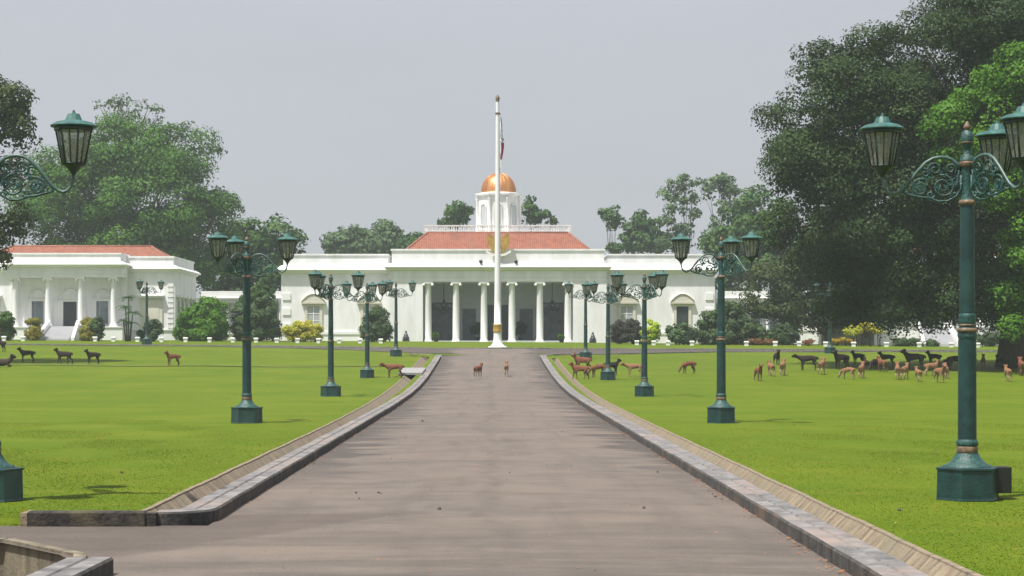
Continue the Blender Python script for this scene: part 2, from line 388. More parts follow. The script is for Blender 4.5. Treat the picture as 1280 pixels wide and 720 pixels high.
def tile_mat():
    m = bpy.data.materials.new('clay_tiles'); m.use_nodes = True; N = m.node_tree.nodes; L = m.node_tree.links
    p = N['Principled BSDF']; p.inputs['Roughness'].default_value = 0.85
    g = N.new('ShaderNodeNewGeometry'); mp = N.new('ShaderNodeMapping'); mp.inputs['Scale'].default_value = (3.3, 0.6, 5.5)
    L.new(g.outputs['Position'], mp.inputs['Vector'])
    vo = N.new('ShaderNodeTexVoronoi'); vo.inputs['Scale'].default_value = 1.0; L.new(mp.outputs[0], vo.inputs['Vector'])
    sp = N.new('ShaderNodeSeparateColor'); L.new(vo.outputs['Color'], sp.inputs[0])
    rp = N.new('ShaderNodeValToRGB'); e = rp.color_ramp.elements
    e[0].color = (0.12, 0.036, 0.022, 1); e[1].color = (0.29, 0.082, 0.040, 1); x = e.new(0.5); x.color = (0.19, 0.054, 0.028, 1)
    L.new(sp.outputs[0], rp.inputs[0])
    nz = N.new('ShaderNodeTexNoise'); nz.inputs['Scale'].default_value = 0.5; nz.inputs['Detail'].default_value = 5; L.new(g.outputs['Position'], nz.inputs['Vector'])
    mx = N.new('ShaderNodeMix'); mx.data_type = 'RGBA'; L.new(rp.outputs[0], mx.inputs['A']); mx.inputs['B'].default_value = (0.24, 0.10, 0.065, 1)
    L.new(nz.outputs['Fac'], mx.inputs['Factor']); L.new(mx.outputs['Result'], p.inputs['Base Color'])
    wv = N.new('ShaderNodeTexWave'); wv.bands_direction = 'X'; wv.inputs['Scale'].default_value = 1.4; L.new(g.outputs['Position'], wv.inputs['Vector'])
    b = N.new('ShaderNodeBump'); b.inputs['Strength'].default_value = 0.8; b.inputs['Distance'].default_value = 0.05
    L.new(wv.outputs[0], b.inputs['Height']); L.new(b.outputs[0], p.inputs['Normal'])
    return m
M['tiles'] = tile_mat()
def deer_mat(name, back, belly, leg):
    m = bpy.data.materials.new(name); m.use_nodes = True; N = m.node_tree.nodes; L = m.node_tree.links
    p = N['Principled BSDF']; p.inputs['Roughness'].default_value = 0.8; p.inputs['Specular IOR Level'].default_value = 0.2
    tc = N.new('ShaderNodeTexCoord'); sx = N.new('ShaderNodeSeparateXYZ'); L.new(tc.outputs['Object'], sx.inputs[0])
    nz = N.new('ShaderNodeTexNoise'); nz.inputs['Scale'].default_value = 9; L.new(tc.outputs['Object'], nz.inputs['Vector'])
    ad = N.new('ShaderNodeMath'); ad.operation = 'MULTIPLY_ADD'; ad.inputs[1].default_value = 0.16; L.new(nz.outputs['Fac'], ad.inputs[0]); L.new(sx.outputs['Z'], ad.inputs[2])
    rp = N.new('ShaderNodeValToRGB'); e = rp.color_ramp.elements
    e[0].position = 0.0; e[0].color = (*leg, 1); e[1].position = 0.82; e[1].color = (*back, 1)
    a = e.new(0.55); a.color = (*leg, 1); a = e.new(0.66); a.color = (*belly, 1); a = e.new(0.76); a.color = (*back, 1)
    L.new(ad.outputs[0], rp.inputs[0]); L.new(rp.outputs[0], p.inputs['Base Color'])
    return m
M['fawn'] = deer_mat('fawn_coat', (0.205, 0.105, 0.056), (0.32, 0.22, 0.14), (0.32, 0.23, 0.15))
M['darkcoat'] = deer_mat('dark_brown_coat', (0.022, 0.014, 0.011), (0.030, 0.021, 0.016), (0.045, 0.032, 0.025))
M['redcoat'] = deer_mat('russet_coat', (0.155, 0.060, 0.032), (0.22, 0.12, 0.07), (0.13, 0.08, 0.05))
M['antler'] = mat('antler', (0.30, 0.22, 0.13), 0.6, scale=8)
LF = {
 'dark': leaf_mat('fig_leaves', (0.009, 0.027, 0.007), (0.030, 0.062, 0.014), 0.14, c=(0.046, 0.085, 0.018)),
 'dark2': leaf_mat('rain_tree_leaves', (0.020, 0.036, 0.010), (0.052, 0.075, 0.018), 0.15, c=(0.070, 0.092, 0.020)),
 'bright': leaf_mat('fresh_leaves', (0.035, 0.105, 0.008), (0.085, 0.205, 0.014), 0.3, c=(0.105, 0.24, 0.018)),
 'mid': leaf_mat('mid_leaves', (0.018, 0.062, 0.014), (0.050, 0.118, 0.022), 0.22, c=(0.078, 0.150, 0.026)),
 'mid2': leaf_mat('broad_tree_leaves', (0.020, 0.076, 0.008), (0.060, 0.155, 0.016), 0.22, c=(0.095, 0.205, 0.022)),
 'pale': leaf_mat('pale_leaves', (0.050, 0.095, 0.042), (0.10, 0.165, 0.065), 0.25),
 'shrub': leaf_mat('shrub_leaves', (0.030, 0.060, 0.024), (0.065, 0.11, 0.036), 0.2),
 'yellow': leaf_mat('yellow_leaves', (0.42, 0.38, 0.03), (0.62, 0.58, 0.06), 0.3, c=(0.30, 0.36, 0.03)),
 'lime': leaf_mat('lime_leaves', (0.26, 0.38, 0.02), (0.48, 0.60, 0.04), 0.3),
 'olive': leaf_mat('olive_leaves', (0.16, 0.15, 0.02), (0.30, 0.26, 0.03), 0.2, c=(0.20, 0.22, 0.03)),
 'redleaf': leaf_mat('maroon_leaves', (0.024, 0.028, 0.020), (0.050, 0.048, 0.034), 0.2),
 'orange': leaf_mat('orange_petals', (0.42, 0.22, 0.02), (0.30, 0.26, 0.03), 0.2),
 'redfl': leaf_mat('red_petals', (0.25, 0.04, 0.03), (0.16, 0.10, 0.04), 0.2),
 'dry': leaf_mat('dry_leaves', (0.22, 0.07, 0.03), (0.34, 0.16, 0.07), 0.1),
}

# ------------------------------------------------------------------ ground
RH = 3.72                    # half width of the driveway
KH = 0.48                    # kerb width
RZ = -0.10                   # road below lawn
def sst(a, b, t): t = min(max((t-a)/(b-a), 0), 1); return t*t*(3-2*t)
def XO(side, D):             # lawn edge of the drain
    return (4.78 + 0.010*math.sin(D*1.1)+0.008*math.sin(D*4.1+1) + (0.42 if side < 0 else 0.15)*sst(50, 110, D))
def XI(side, D):             # inner edge of the drain
    return RH+KH+0.004 + 0.30*sst(60, 105, D)
YL0 = 25.45                  # lawn left starts behind the side road
def grid(name, xs, ys, zf, mat_, flip=False):
    vs = []; fs = []
    nx = None
    for y in ys:
        row = xs(y) if callable(xs) else xs
        nx = len(row)
        vs += [(x, y, zf(x, y)) for x in row]
    for j in range(len(ys)-1):
        for i in range(nx-1):
            a = j*nx+i; fs.append((a, a+1, a+nx+1, a+nx))
    me = bpy.data.meshes.new(name); me.from_pydata(vs, [], fs); me.update()
    me.polygons.foreach_set('use_smooth', [True]*len(fs))
    return me
def frange(a, b, n): return [a+(b-a)*i/n for i in range(n+1)]
far_ys = sorted(set(frange(147, 175, 28)+frange(175, 215, 16)+frange(215, 420, 10)))
# back lawn, left and right lawns joined as one sheet (one object)
def join_meshes(name, mes, mat_):
    vs = []; fs = []
    for me in mes:
        b = len(vs); vs += [tuple(v.co) for v in me.vertices]; fs += [tuple(i+b for i in p.vertices) for p in me.polygons]
    me = bpy.data.meshes.new(name); me.from_pydata(vs, [], fs); me.update(); me.polygons.foreach_set('use_smooth', [True]*len(fs))
    return link_mesh(name, me, mat_)
side_x = [0, .3, .8, 1.6, 3, 5, 8, 12, 17, 23, 30, 38, 50, 65, 90, 130, 200, 300]
bump_n = lambda x, y: 0.012*math.sin(x*1.3+y*0.7)+0.010*math.sin(x*0.45-y*0.9+2)
def GL(x, y): return G(x, y)+bump_n(x, y)*min(1, max(0, (abs(x)-5.5)/3))
ysR = sorted(set(frange(4, 60, 168)+frange(60, 147, 87)))
ysL = [YL0]+[y for y in ysR if y > YL0+0.4]
mR = grid('a', lambda y: [XO(1, y)+s for s in side_x], ysR, GL, None)
mL = grid('b', lambda y: [-XO(-1, y)-s for s in reversed(side_x)], ysL, GL, None)
mB = grid('c', [-300,-200,-130,-90,-65,-50,-42,-34,-28,-22,-17,-13,-9,-6,-4,-2,0,2,4,6,9,13,17,22,28,34,42,50,65,90,130,200,300], far_ys, GL, None)
mN = grid('d', [-60, -40, -25, -14, -9, -6.9], [2, 8, 12, 16, 19, 21.5], lambda x, y: -0.0, None)
lawn = join_meshes('lawn', [mR, mL, mB, mN], M['lawn']); tag(lawn, kind='structure')
# wide ground underneath, out to the horizon
gb = MB(); gb.add([(-900,-120,-1.5),(900,-120,-1.5),(900,900,-1.5),(-900,900,-1.5)], [(0,1,2,3)])
tag(gb.build('ground', M['lawn']), kind='structure')

# driveway
rows = sorted(set(frange(3, 60, 57)+frange(60, 150.5, 90)))
dm = grid('r', [-RH-0.02, -2.4, -1.2, 0, 1.2, 2.4, RH+0.02], rows, lambda x, y: G(0, y)+RZ*(1-sst(141, 151, y))+0.022*sst(141, 151, y)+0.03*(1-(x/RH)**2), None)
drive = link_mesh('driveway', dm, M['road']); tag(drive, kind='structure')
# side road on the near left
def near_edge(x):            # near border of the side road
    if x > -4.05: return 3
    return 20.2 if x > -4.3 else (20.4+(-4.3-x)*2.5 if x > -4.71 else 21.55+(-4.71-x)*1.36)
sv = []; sf = []
sxs = [-3.72, -4.0, -4.1, -4.45, -4.9, -5.4, -5.9, -7, -9, -14, -25, -60]
for x in sxs:
    y0 = min(near_edge(x), 23.2); 
    sv += [(x, y0+(YL0-0.06-y0)*t, RZ+0.004) for t in (0, .33, .66, 1)]
sv = [(x if x != -3.72 else -3.3, y, z-.004) for x, y, z in sv]
for i in range(len(sxs)-1):
    for k in range(3):
        a = i*4+k; sf.append((a, a+1, a+5, a+4))
me = bpy.data.meshes.new('side_road'); me.from_pydata(sv, [], [f[::-1] for f in sf]); me.update()
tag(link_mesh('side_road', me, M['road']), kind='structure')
# grassy fall from the lawn to the side road, left of the low wall
me = grid('e', [-60, -30, -14, -9, -7, -6.12], [YL0-0.10, YL0-0.03, YL0], lambda x, y: -0.10 if y < YL0-0.05 else (-0.03 if y < YL0 else GL(x, y)), None)
tag(link_mesh('lawn_edge', me, M['lawn']), kind='structure')

# crossing carriage road in front of the palace
def near_cross(x):
    ax = abs(x); return 149.4 + (9.0*sst(4, 17, ax)+3.9*sst(17, 24, ax) if x < 0 else 8.0*sst(5, 22, ax)+3.6*sst(22, 34, ax))
def far_cross(x):
    ax = abs(x); return 160.5+3.2*sst(4, 25, ax)
cxs = sorted(set(frange(-90, -20, 20)+frange(-20, 20, 60)+frange(20, 90, 20)))
cv = []; cf = []
for x in cxs:
    a, b = near_cross(x), far_cross(x)
    cv += [(x, a+(b-a)*t/8, G(x, a+(b-a)*t/8)+0.030) for t in range(9)]
for i in range(len(cxs)-1):
    for k in range(8):
        a = i*9+k; cf.append((a, a+9, a+10, a+1))
me = bpy.data.meshes.new('crossing_road'); me.from_pydata(cv, [], cf); me.update(); me.polygons.foreach_set('use_smooth', [True]*len(cf))
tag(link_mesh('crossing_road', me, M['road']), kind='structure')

# sweep a profile along a ground path
def sweep(path, prof, zf, closed_prof=False):
    """path: [(x,y)], prof: [(offset to the left-normal side, z)]"""
    vs = []; fs = []
    for i, (x, y) in enumerate(path):
        a = path[max(i-1, 0)]; b = path[min(i+1, len(path)-1)]
        tx, ty = b[0]-a[0], b[1]-a[1]; l = math.hypot(tx, ty); nx, ny = -ty/l, tx/l
        base = zf(x, y)
        pr = prof(x, y) if callable(prof) else prof
        vs += [(x+nx*o, y+ny*o, base+z) for o, z in pr]
        n = len(pr)
    m = n if closed_prof else n-1
    for i in range(len(path)-1):
        for k in range(m):
            a = i*n+k; b = i*n+(k+1) % n
            fs.append((a, b, b+n, a+n))
    if closed_prof:
        fs.append(tuple(range(n))); fs.append(tuple((len(path)-1)*n+k for k in range(n-1, -1, -1)))
    return vs, fs
def zroad(x, y): return G(0 if abs(x) < 6 else x, y)
# kerb: stone with a groove in its top; path runs along its road face
kp = [(0, -0.30), (0, 0.05), (0.025, 0.075), (0.22, 0.078), (0.235, 0.050), (0.27, 0.050), (0.29, 0.072), (KH, 0.068), (KH, -0.30)]
def kprof(sgn, far=1): return [(sgn*o, z) for o, z in kp]
rng = random.Random(3)
def wob(path, a=0.012):
    out = []
    for i, (x, y) in enumerate(path): out.append((x+rng.uniform(-a, a), y))
    return out
pr = [(RH, y) for y in frange(3, 145, 142)]
pr = wob(pr)
for t in range(1, 9):        # round the corner to the right
    th = math.pi*t/2/8; pr.append((RH+2.6-2.6*math.cos(th), 145+3.6*math.sin(th)))
pr += [(x, near_cross(x)-0.35) for x in frange(7, 90, 60)]
v, f = sweep(pr, kprof(-1), zroad, True)
def kerb_obj(v, f):
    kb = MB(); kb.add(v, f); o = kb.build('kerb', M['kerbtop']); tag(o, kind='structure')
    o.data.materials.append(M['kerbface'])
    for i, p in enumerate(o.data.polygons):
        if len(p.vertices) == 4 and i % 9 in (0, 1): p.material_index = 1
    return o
kerb_obj(v, f)
pl = []
for t in range(0, 9):        # near left corner: from the low wall into the driveway kerb
    th = math.pi*t/2/8; pl.append((-RH-0.7+0.7*math.sin(th), YL0-0.02+0.7-0.7*math.cos(th)))
pl += wob([(-RH, y) for y in frange(27, 144.5, 117)])
for t in range(1, 9):
    th = math.pi*t/2/8; pl.append((-RH-2.4+2.4*math.cos(th), 144.5+4.0*math.sin(th)))
v, f = sweep(pl, kprof(1), zroad, True)
kerb_obj(v, f)
# low kerb along the far side of the crossing road and its left shore
v, f = sweep([(x, far_cross(x)) for x in frange(-90, 90, 120)], [(0, -0.1), (0, 0.10), (0.15, 0.11), (0.2, -0.1)], zroad, True)
kb = MB(); kb.add(v, f); tag(kb.build('kerb', M['kerbtop']), kind='structure')
# near kerb, bottom left corner
v, f = sweep([(-RH-0.20-0.03*i, 19.95-1.2*i) for i in range(14)][::-1], kprof(1), lambda x, y: 0, True)
kerb_obj(v, f)
# low dark wall closing the left lawn
wb = MB(); wb.stack(-6.10, -4.55, YL0-0.20, YL0+0.0, [(-0.32, 0), (0.075, 0), (0.10, -0.02)])
wb.box(-4.55, -RH-0.69, YL0-0.18, YL0+0.0, -0.32, 0.072)
ww = wb.build('low_wall', M['dark_wall']); tag(ww, 'low dark moss-stained concrete wall closing the left lawn beside the side road', 'low wall')
wb = MB(); wb.box(-6.19, -6.103, YL0-0.19, YL0+0.3, -0.32, 0.075)
e = wb.build('end_stone', M['drain'], ww)

# drains: sloped concrete channel, and the grassy verge between kerb and channel
def drain_prof(side):
    def p(x, y):
        xi, xo = XI(side, y)-RH, XO(side, y)-RH
        d = 0.34
        return [(-side*(xi-0.0), 0.03), (-side*(xi+0.04), 0.02), (-side*(xi+0.07), -d), (-side*(xi+0.16), -d-0.02), (-side*(xo-0.055), 0.0), (-side*(xo-0.05), 0.022), (-side*(xo+0.02), 0.026), (-side*(xo+0.035), -0.1)]
    return p
for side, y0, y1 in ((1, 3, 142.5), (-1, YL0+0.42, 143.5)):
    path = [(side*RH, y) for y in frange(y0, y1, int((y1-y0)*2.5))]
    v, f = sweep(path, drain_prof(side), lambda x, y: G(x, y))
    b = MB(); b.add(v, f)
    # end wall where the channel stops
    xi, xo = XI(side, y1), XO(side, y1); z = G(side*RH, y1)
    b.box(min(side*xi, side*xo), max(side*xi, side*xo), y1, y1+0.15, z-0.4, z+0.02)
    tag(b.build('drain_channel', M['drain']), kind='structure')
    ys = frange(62, 147.2, 85)
    me = grid('verge', lambda y: sorted([side*(RH+KH-0.01), side*(XI(side, y)+0.01) if y < y1 else side*(XO(side, y)+0.02)]), ys, lambda x, y: G(x, y)+0.055 if abs(x) < RH+KH+.02 else G(x, y)+0.034, None)
    tag(link_mesh('verge', me, M['lawn']), kind='structure')
# slabs bridging the drains
for px, py in ((510, 466),):
    D = 122.0
    b = MB(); z = G(-4.6, D)
    ya, yb_ = 116.5, 123.5; za, zb2 = G(-4.6, ya)+.05, G(-4.6, yb_)+.05
    b.add([(-5.6, ya, za), (-4.15, ya, za), (-4.15, yb_, zb2), (-5.6, yb_, zb2), (-5.6, ya, za+.13), (-4.15, ya, za+.13), (-4.15, yb_, zb2+.13), (-5.6, yb_, zb2+.13)],
          [(3,2,1,0), (4,5,6,7), (0,1,5,4), (1,2,6,5), (2,3,7,6), (3,0,4,7)])
    tag(b.build('footbridge_slab', M['slab']), 'grey concrete slab bridging the left drain by the driveway', 'slab')
# worn path over the left lawn
pv = [(PX(x, 128.2), 128.2+0.5*math.sin(x*0.03)) for x in range(-40, 505, 8)]
v, f = sweep(pv, [(0.45, 0.02), (0, 0.03), (-0.45, 0.02)], lambda x, y: G(x, y)+0.015)
b = MB(); b.add(v, [t[::-1] for t in f], True); tag(b.build('path', M['soil']), kind='structure')
# pit and headwall at the bottom left corner
b = MB()
def hw(p, q, zt, zb, th, out):
    dx, dy = q[0]-p[0], q[1]-p[1]; l = math.hypot(dx, dy); nx, ny = -dy/l*th, dx/l*th
    a = [p, q, (q[0]+nx, q[1]+ny), (p[0]+nx, p[1]+ny)]
    out.add([(x, y, zb) for x, y in a]+[(x, y, zt) for x, y in a], [(3,2,1,0),(4,5,6,7),(0,1,5,4),(1,2,6,5),(2,3,7,6),(3,0,4,7)])
hw((-7.2, 23.35), (-5.90, 23.25), -0.065, -1.0, 0.14, b)
hw((-5.90, 23.25), (-4.69, 21.6), -0.065, -1.0, 0.14, b)
hw((-4.69, 21.6), (-4.40, 20.1), -0.065, -1.0, 0.14, b)
h = b.build('headwall', M['headwall']); tag(h, 'stained beige concrete headwall of the drain pit at the near left corner', 'headwall')
b = MB(); b.add([(-7.3, 3, -0.85), (-4.0, 3, -0.85), (-4.0, 22.9, -0.85), (-7.3, 22.9, -0.85)], [(0, 1, 2, 3)]); b.box(-7.0, -6.88, 3, 22.5, -1.0, 0.02)
tag(b.build('drain_pit', M['drain']), kind='structure')

# grass blades on the near lawn
nr = np.random.default_rng(7)
def blades(n, x0, x1, y0, y1, side):
    y = y0+(y1-y0)*nr.random(n)**1.5; 
    x = x0+(x1-x0)*nr.random(n)
    ok = np.ones(n, bool)
    ax = np.abs(x)
    xo = np.array([XO(side, a) for a in y])
    ok &= ax > xo-0.02
    vis = (np.abs(x*F/y+CX-640) < 680)
    ok &= vis
    return x[ok], y[ok]
bx = []; by = []
for a in (blades(190000, 4.7, 17, 18.6, 62, 1), blades(190000, -17, -4.7, YL0, 62, -1), blades(2500, -16, -6.25, YL0-0.12, YL0+0.05, -1)):
    bx.append(a[0]); by.append(a[1])
bx = np.concatenate(bx); by = np.concatenate(by); n = len(bx)
bz = np.array([GL(a, c) if c > YL0 or a > 0 else -0.08 for a, c in zip(bx, by)])
hgt = (0.005+0.011*nr.random(n))*np.clip((66-by)/25, .2, 1); wd = 0.006+0.007*nr.random(n); th = nr.random(n)*np.pi
lean = 0.03*(nr.random((n, 2))-0.5)
V = np.empty((n, 3, 3))
V[:, 0] = np.stack([bx-np.cos(th)*wd, by-np.sin(th)*wd, bz-0.004], 1)
V[:, 1] = np.stack([bx+np.cos(th)*wd, by+np.sin(th)*wd, bz-0.004], 1)
V[:, 2] = np.stack([bx+lean[:, 0], by+lean[:, 1], bz+hgt], 1)
g = np_mesh('grass', V.reshape(-1, 3), 3, M['blade']); tag(g, 'short mown grass blades over the near lawn', 'grass', kind='stuff')

# ------------------------------------------------------------------ palace
SX, SY = 0.5, 0.5
class Conv:
    def __init__(s, D): s.D = D; s.k = D/F
    def X(s, x): return (x-CX)*s.k
    def Z(s, y): return EYE+(CY-y)*s.k
def wroot(name, loc):
    o = empty(name, loc); o['_w'] = 1; return o

def window(parent, c, y, xc, w_, ytop, ybot, style='arch', shutter=None, pane='pane'):
    """window with surround, hood and pane on a wall plane at world depth y (facing the camera)"""
    x = c.X(xc); hw_ = w_*c.k/2; zt, zb = c.Z(ytop), c.Z(ybot)
    f = MB(); t = 0.30
    f.box(x-hw_-t, x-hw_, y-0.14, y+0.02, zb, zt); f.box(x+hw_, x+hw_+t, y-0.14, y+0.02, zb, zt)
    f.box(x-hw_-t, x+hw_+t, y-0.143, y+0.02, zt, zt+0.28)
    f.box(x-hw_-t-0.1, x+hw_+t+0.1, y-0.22, y+0.02, zb-0.16, zb)
    fo = f.build('window', M['cream'], parent)
    g = MB(); g.box(x-hw_+0.002, x+hw_-0.002, y-0.05, y+0.01, zb+0.002, zt-0.002); g.build('pane', M[pane], fo, loc=tuple(parent.location))
    gl = MB(); gl.box(x-0.04, x+0.04, y-0.08, y-0.052, zb+0.01, zt-0.01)
    for q in (0.33, 0.66):
        z = zb+(zt-zb)*q; gl.box(x-hw_+0.01, x-0.042, y-0.08, y-0.052, z-0.03, z+0.03); gl.box(x+0.042, x+hw_-0.01, y-0.08, y-0.052, z-0.03, z+0.03)
    gl.build('glazing_bar', M['trim'] if pane != 'dark' else M['dark'], fo, loc=tuple(parent.location))
    h = MB(); hwid = hw_+t+0.35; z0 = zt+0.285
    h.box(x-hwid, x+hwid, y-0.34, y+0.02, z0, z0+0.22)
    if style == 'arch':
        n = 14; pts = [(x-hwid*0.96+2*hwid*0.96*i/n, z0+0.222+0.82*math.sin(math.pi*i/n)**0.75) for i in range(n+1)]
        vs = [(a, y-0.30, b) for a, b in pts]+[(a, y+0.02, b) for a, b in pts]
        m_ = n+1
        h.add(vs, [tuple(range(m_))]+[(i, i+m_, i+1+m_, i+1) for i in range(n)]+[tuple(range(2*m_-1, m_-1, -1))]+[(0, n, n+m_, m_)])
        # inner tympanum line
        h.tube([(a, y-0.32, b) for a, b in pts], 0.07, 6)
    h.build('hood', M['cream'], fo, loc=tuple(parent.location))
    return fo

def quoins(parent, x0, x1, y, z0, z1, mat_='trim', side=None):
    n = int((z1-z0)/0.72); h = (z1-z0)/n
    for i in range(n):
        if i % 2 == 0:
            b = MB(); b.box(x0, x1, y-0.09, y+0.01, z0+i*h+0.03, z0+(i+1)*h-0.03); b.build('quoin', M[mat_], parent)

def column(parent, x, y, z0, z1, r, mat_='white'):
    b = MB(); h = z1-z0
    b.lathe([(r*1.25, 0.15), (r*1.28, 0.22), (r*1.08, 0.32), (r, 0.40), (r*0.99, h*0.4), (r*0.86, h-0.55), (r*0.90, h-0.50), (r*0.86, h-0.46), (r*0.9, h-0.42), (r*1.25, h-0.2)], 20, (x, y, z0))
    b.box(x-r*1.35, x+r*1.35, y-r*1.35, y+r*1.35, z0, z0+0.149)
    o = b.build('column', M[mat_], parent)
    c = MB(); c.box(x-r*1.4, x+r*1.4, y-r*1.4, y+r*1.4, z1-0.198, z1-0.002)
    for s in (-1, 1):
        c.tube([(x+s*r*1.25, y-r*1.38, z1-0.33), (x+s*r*1.25, y+r*1.38, z1-0.33)], 0.15, 10)
    c.build('capital', M['trim'], o, loc=tuple(parent.location))
    return o

def hip_roof(parent, x0, x1, y0, y1, z0, tx0, tx1, ty0, ty1, z1, name='roof'):
    b = MB()
    b.add([(x0,y0,z0),(x1,y0,z0),(x1,y1,z0),(x0,y1,z0),(tx0,ty0,z1),(tx1,ty0,z1),(tx1,ty1,z1),(tx0,ty1,z1)],
          [(3,2,1,0),(4,5,6,7),(0,1,5,4),(1,2,6,5),(2,3,7,6),(3,0,4,7)])
    o = b.build(name, M['tiles'], parent)
    r = MB(); L_ = tuple(parent.location)
    for p, q in (((x0,y0,z0),(tx0,ty0,z1)), ((x1,y0,z0),(tx1,ty0,z1)), ((tx0,ty0,z1),(tx1,ty0,z1))):
        r.tube([p, q], 0.13, 6)
    r.build('ridge_tiles', mat_ridge, o, loc=L_)
    return o
mat_ridge = mat('ridge_tile', (0.30, 0.12, 0.085), 0.8, var=(0.20, 0.08, 0.05), scale=2, coord='World')

P0 = 200.0; c = Conv(P0)
pal = wroot('palace', (c.X(622.5), P0, G(0.8, P0)))
tag(pal, 'long white palace with pillared portico, red hipped roof and copper-domed turret behind the flagpole', 'palace')
xm = 622.5; gz = G(0, P0)-0.4
PW = 136
cor_prof = lambda zb, zt, o: [(zb, 0), (zb+0.05, o*0.35), (zb+(zt-zb)*0.30, o*0.55), (zb+(zt-zb)*0.32, o*0.9), (zb+(zt-zb)*0.5, o), (zt, 0.03)]
# portico piers (side walls), back wall, ceiling
for s in (-1, 1):
    xa, xb = sorted((c.X(xm+s*94), c.X(xm+s*PW)))
    b = MB(); b.box(xa, xb, P0, P0+7.4, gz, c.Z(352)); b.build('wall', M['white'], pal)
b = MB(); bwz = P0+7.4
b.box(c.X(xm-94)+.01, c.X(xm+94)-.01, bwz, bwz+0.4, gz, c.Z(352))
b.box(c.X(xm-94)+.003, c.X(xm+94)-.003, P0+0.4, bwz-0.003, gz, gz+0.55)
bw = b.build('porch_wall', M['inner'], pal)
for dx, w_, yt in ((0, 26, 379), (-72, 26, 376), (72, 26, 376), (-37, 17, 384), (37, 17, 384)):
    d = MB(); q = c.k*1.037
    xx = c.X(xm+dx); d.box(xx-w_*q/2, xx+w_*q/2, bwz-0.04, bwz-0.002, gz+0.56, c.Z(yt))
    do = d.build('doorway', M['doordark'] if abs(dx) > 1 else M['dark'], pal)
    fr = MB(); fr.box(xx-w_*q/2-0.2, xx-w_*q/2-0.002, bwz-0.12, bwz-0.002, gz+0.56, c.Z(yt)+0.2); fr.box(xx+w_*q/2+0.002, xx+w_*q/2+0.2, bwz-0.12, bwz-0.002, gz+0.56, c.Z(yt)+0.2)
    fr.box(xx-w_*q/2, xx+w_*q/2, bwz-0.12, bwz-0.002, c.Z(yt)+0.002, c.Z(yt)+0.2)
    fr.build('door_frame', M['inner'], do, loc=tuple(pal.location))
for dx in (-87.5, -52.5, -17.5, 17.5, 52.5, 87.5):
    column(pal, c.X(xm+dx), P0+0.45, gz+0.3, c.Z(352), 0.36)
# entablature, cornice and parapet of the portico
b = MB(); b.box(c.X(xm-PW)-.02, c.X(xm+PW)+.02, P0-0.02, P0+9, c.Z(352)+.002, c.Z(338.5)); b.box(c.X(xm-PW)-.07, c.X(xm+PW)+.07, P0-0.07, P0+9.05, c.Z(346.5), c.Z(345.3))
b.build('entablature', M['white'], pal)
b = MB(); b.stack(c.X(xm-PW), c.X(xm+PW), P0, P0+9, cor_prof(c.Z(338.5)+.002, c.Z(329), 0.52)); b.build('cornice', M['trim'], pal)
b = MB(); b.stack(c.X(xm-PW+3), c.X(xm+PW-3), P0+0.25, P0+9, [(c.Z(329)+.002, 0), (c.Z(313.5), 0), (c.Z(313), 0.10), (c.Z(311), 0.10)]); b.build('parapet', M['white'], pal)
# dark emblems' spotlights on the parapet
for x in (601, 645):
    b = MB(); X_ = c.X(x); b.lathe([(0.10, 0), (0.17, 0.12), (0.17, 0.36), (0.08, 0.4)], 10, (X_, P0-0.35, c.Z(330))); b.tube([(X_, P0-.35, c.Z(329)), (X_+0.1, P0-.2, c.Z(326)), (X_+.1, P0+0.26, c.Z(325))], 0.05, 6)
    b.build('spotlight', M['black'], pal)
# wings
cw = Conv(204)
for s in (-1, 1):
    xa, xb = sorted((cw.X(xm+s*(PW-0.6)), cw.X(xm+s*271)))
    b = MB(); b.box(xa, xb, 204, 219, gz, cw.Z(342))
    b.build('wall', M['white'], pal)
    b = MB(); b.box(xa-0.10, xb+0.10, 203.86, 219, cw.Z(418), cw.Z(414.5)); b.box(xa-0.06, xb+.06, 203.93, 219, gz, cw.Z(418)-.003); b.build('plinth', M['trim'], pal)
    b = MB(); b.stack(xa, xb, 204, 219, cor_prof(cw.Z(342)+.002, cw.Z(332), 0.52)); b.build('cornice', M['trim'], pal)
    b = MB(); b.stack(xa+.2, xb-.2, 204.2, 219, [(cw.Z(332)+.002, 0), (cw.Z(319.5), 0), (cw.Z(319), 0.10), (cw.Z(317.3), 0.10)]); b.build('parapet', M['white'], pal)
    xo = xb if s > 0 else xa
    if s > 0: quoins(pal, xo-1.0, xo-0.15, 204, cw.Z(413), cw.Z(366))
    else: quoins(pal, xo+0.15, xo+1.0, 204, cw.Z(413), cw.Z(366))
    window(pal, cw, 204, xm+s*230.5, 15, 383, 410, pane='dark' if s > 0 else 'grey_shutter')
    window(pal, cw, 204, xm+s*161, 15, 383, 410, pane='grey_shutter')
    for q in (-1, 1):
        xx = cw.X(xm+s*196+q*24); b = MB(); b.box(xx-0.06, xx+0.06, 203.96, 203.998, cw.Z(412), cw.Z(372)); b.build('wall_moulding', M['trim'], pal)
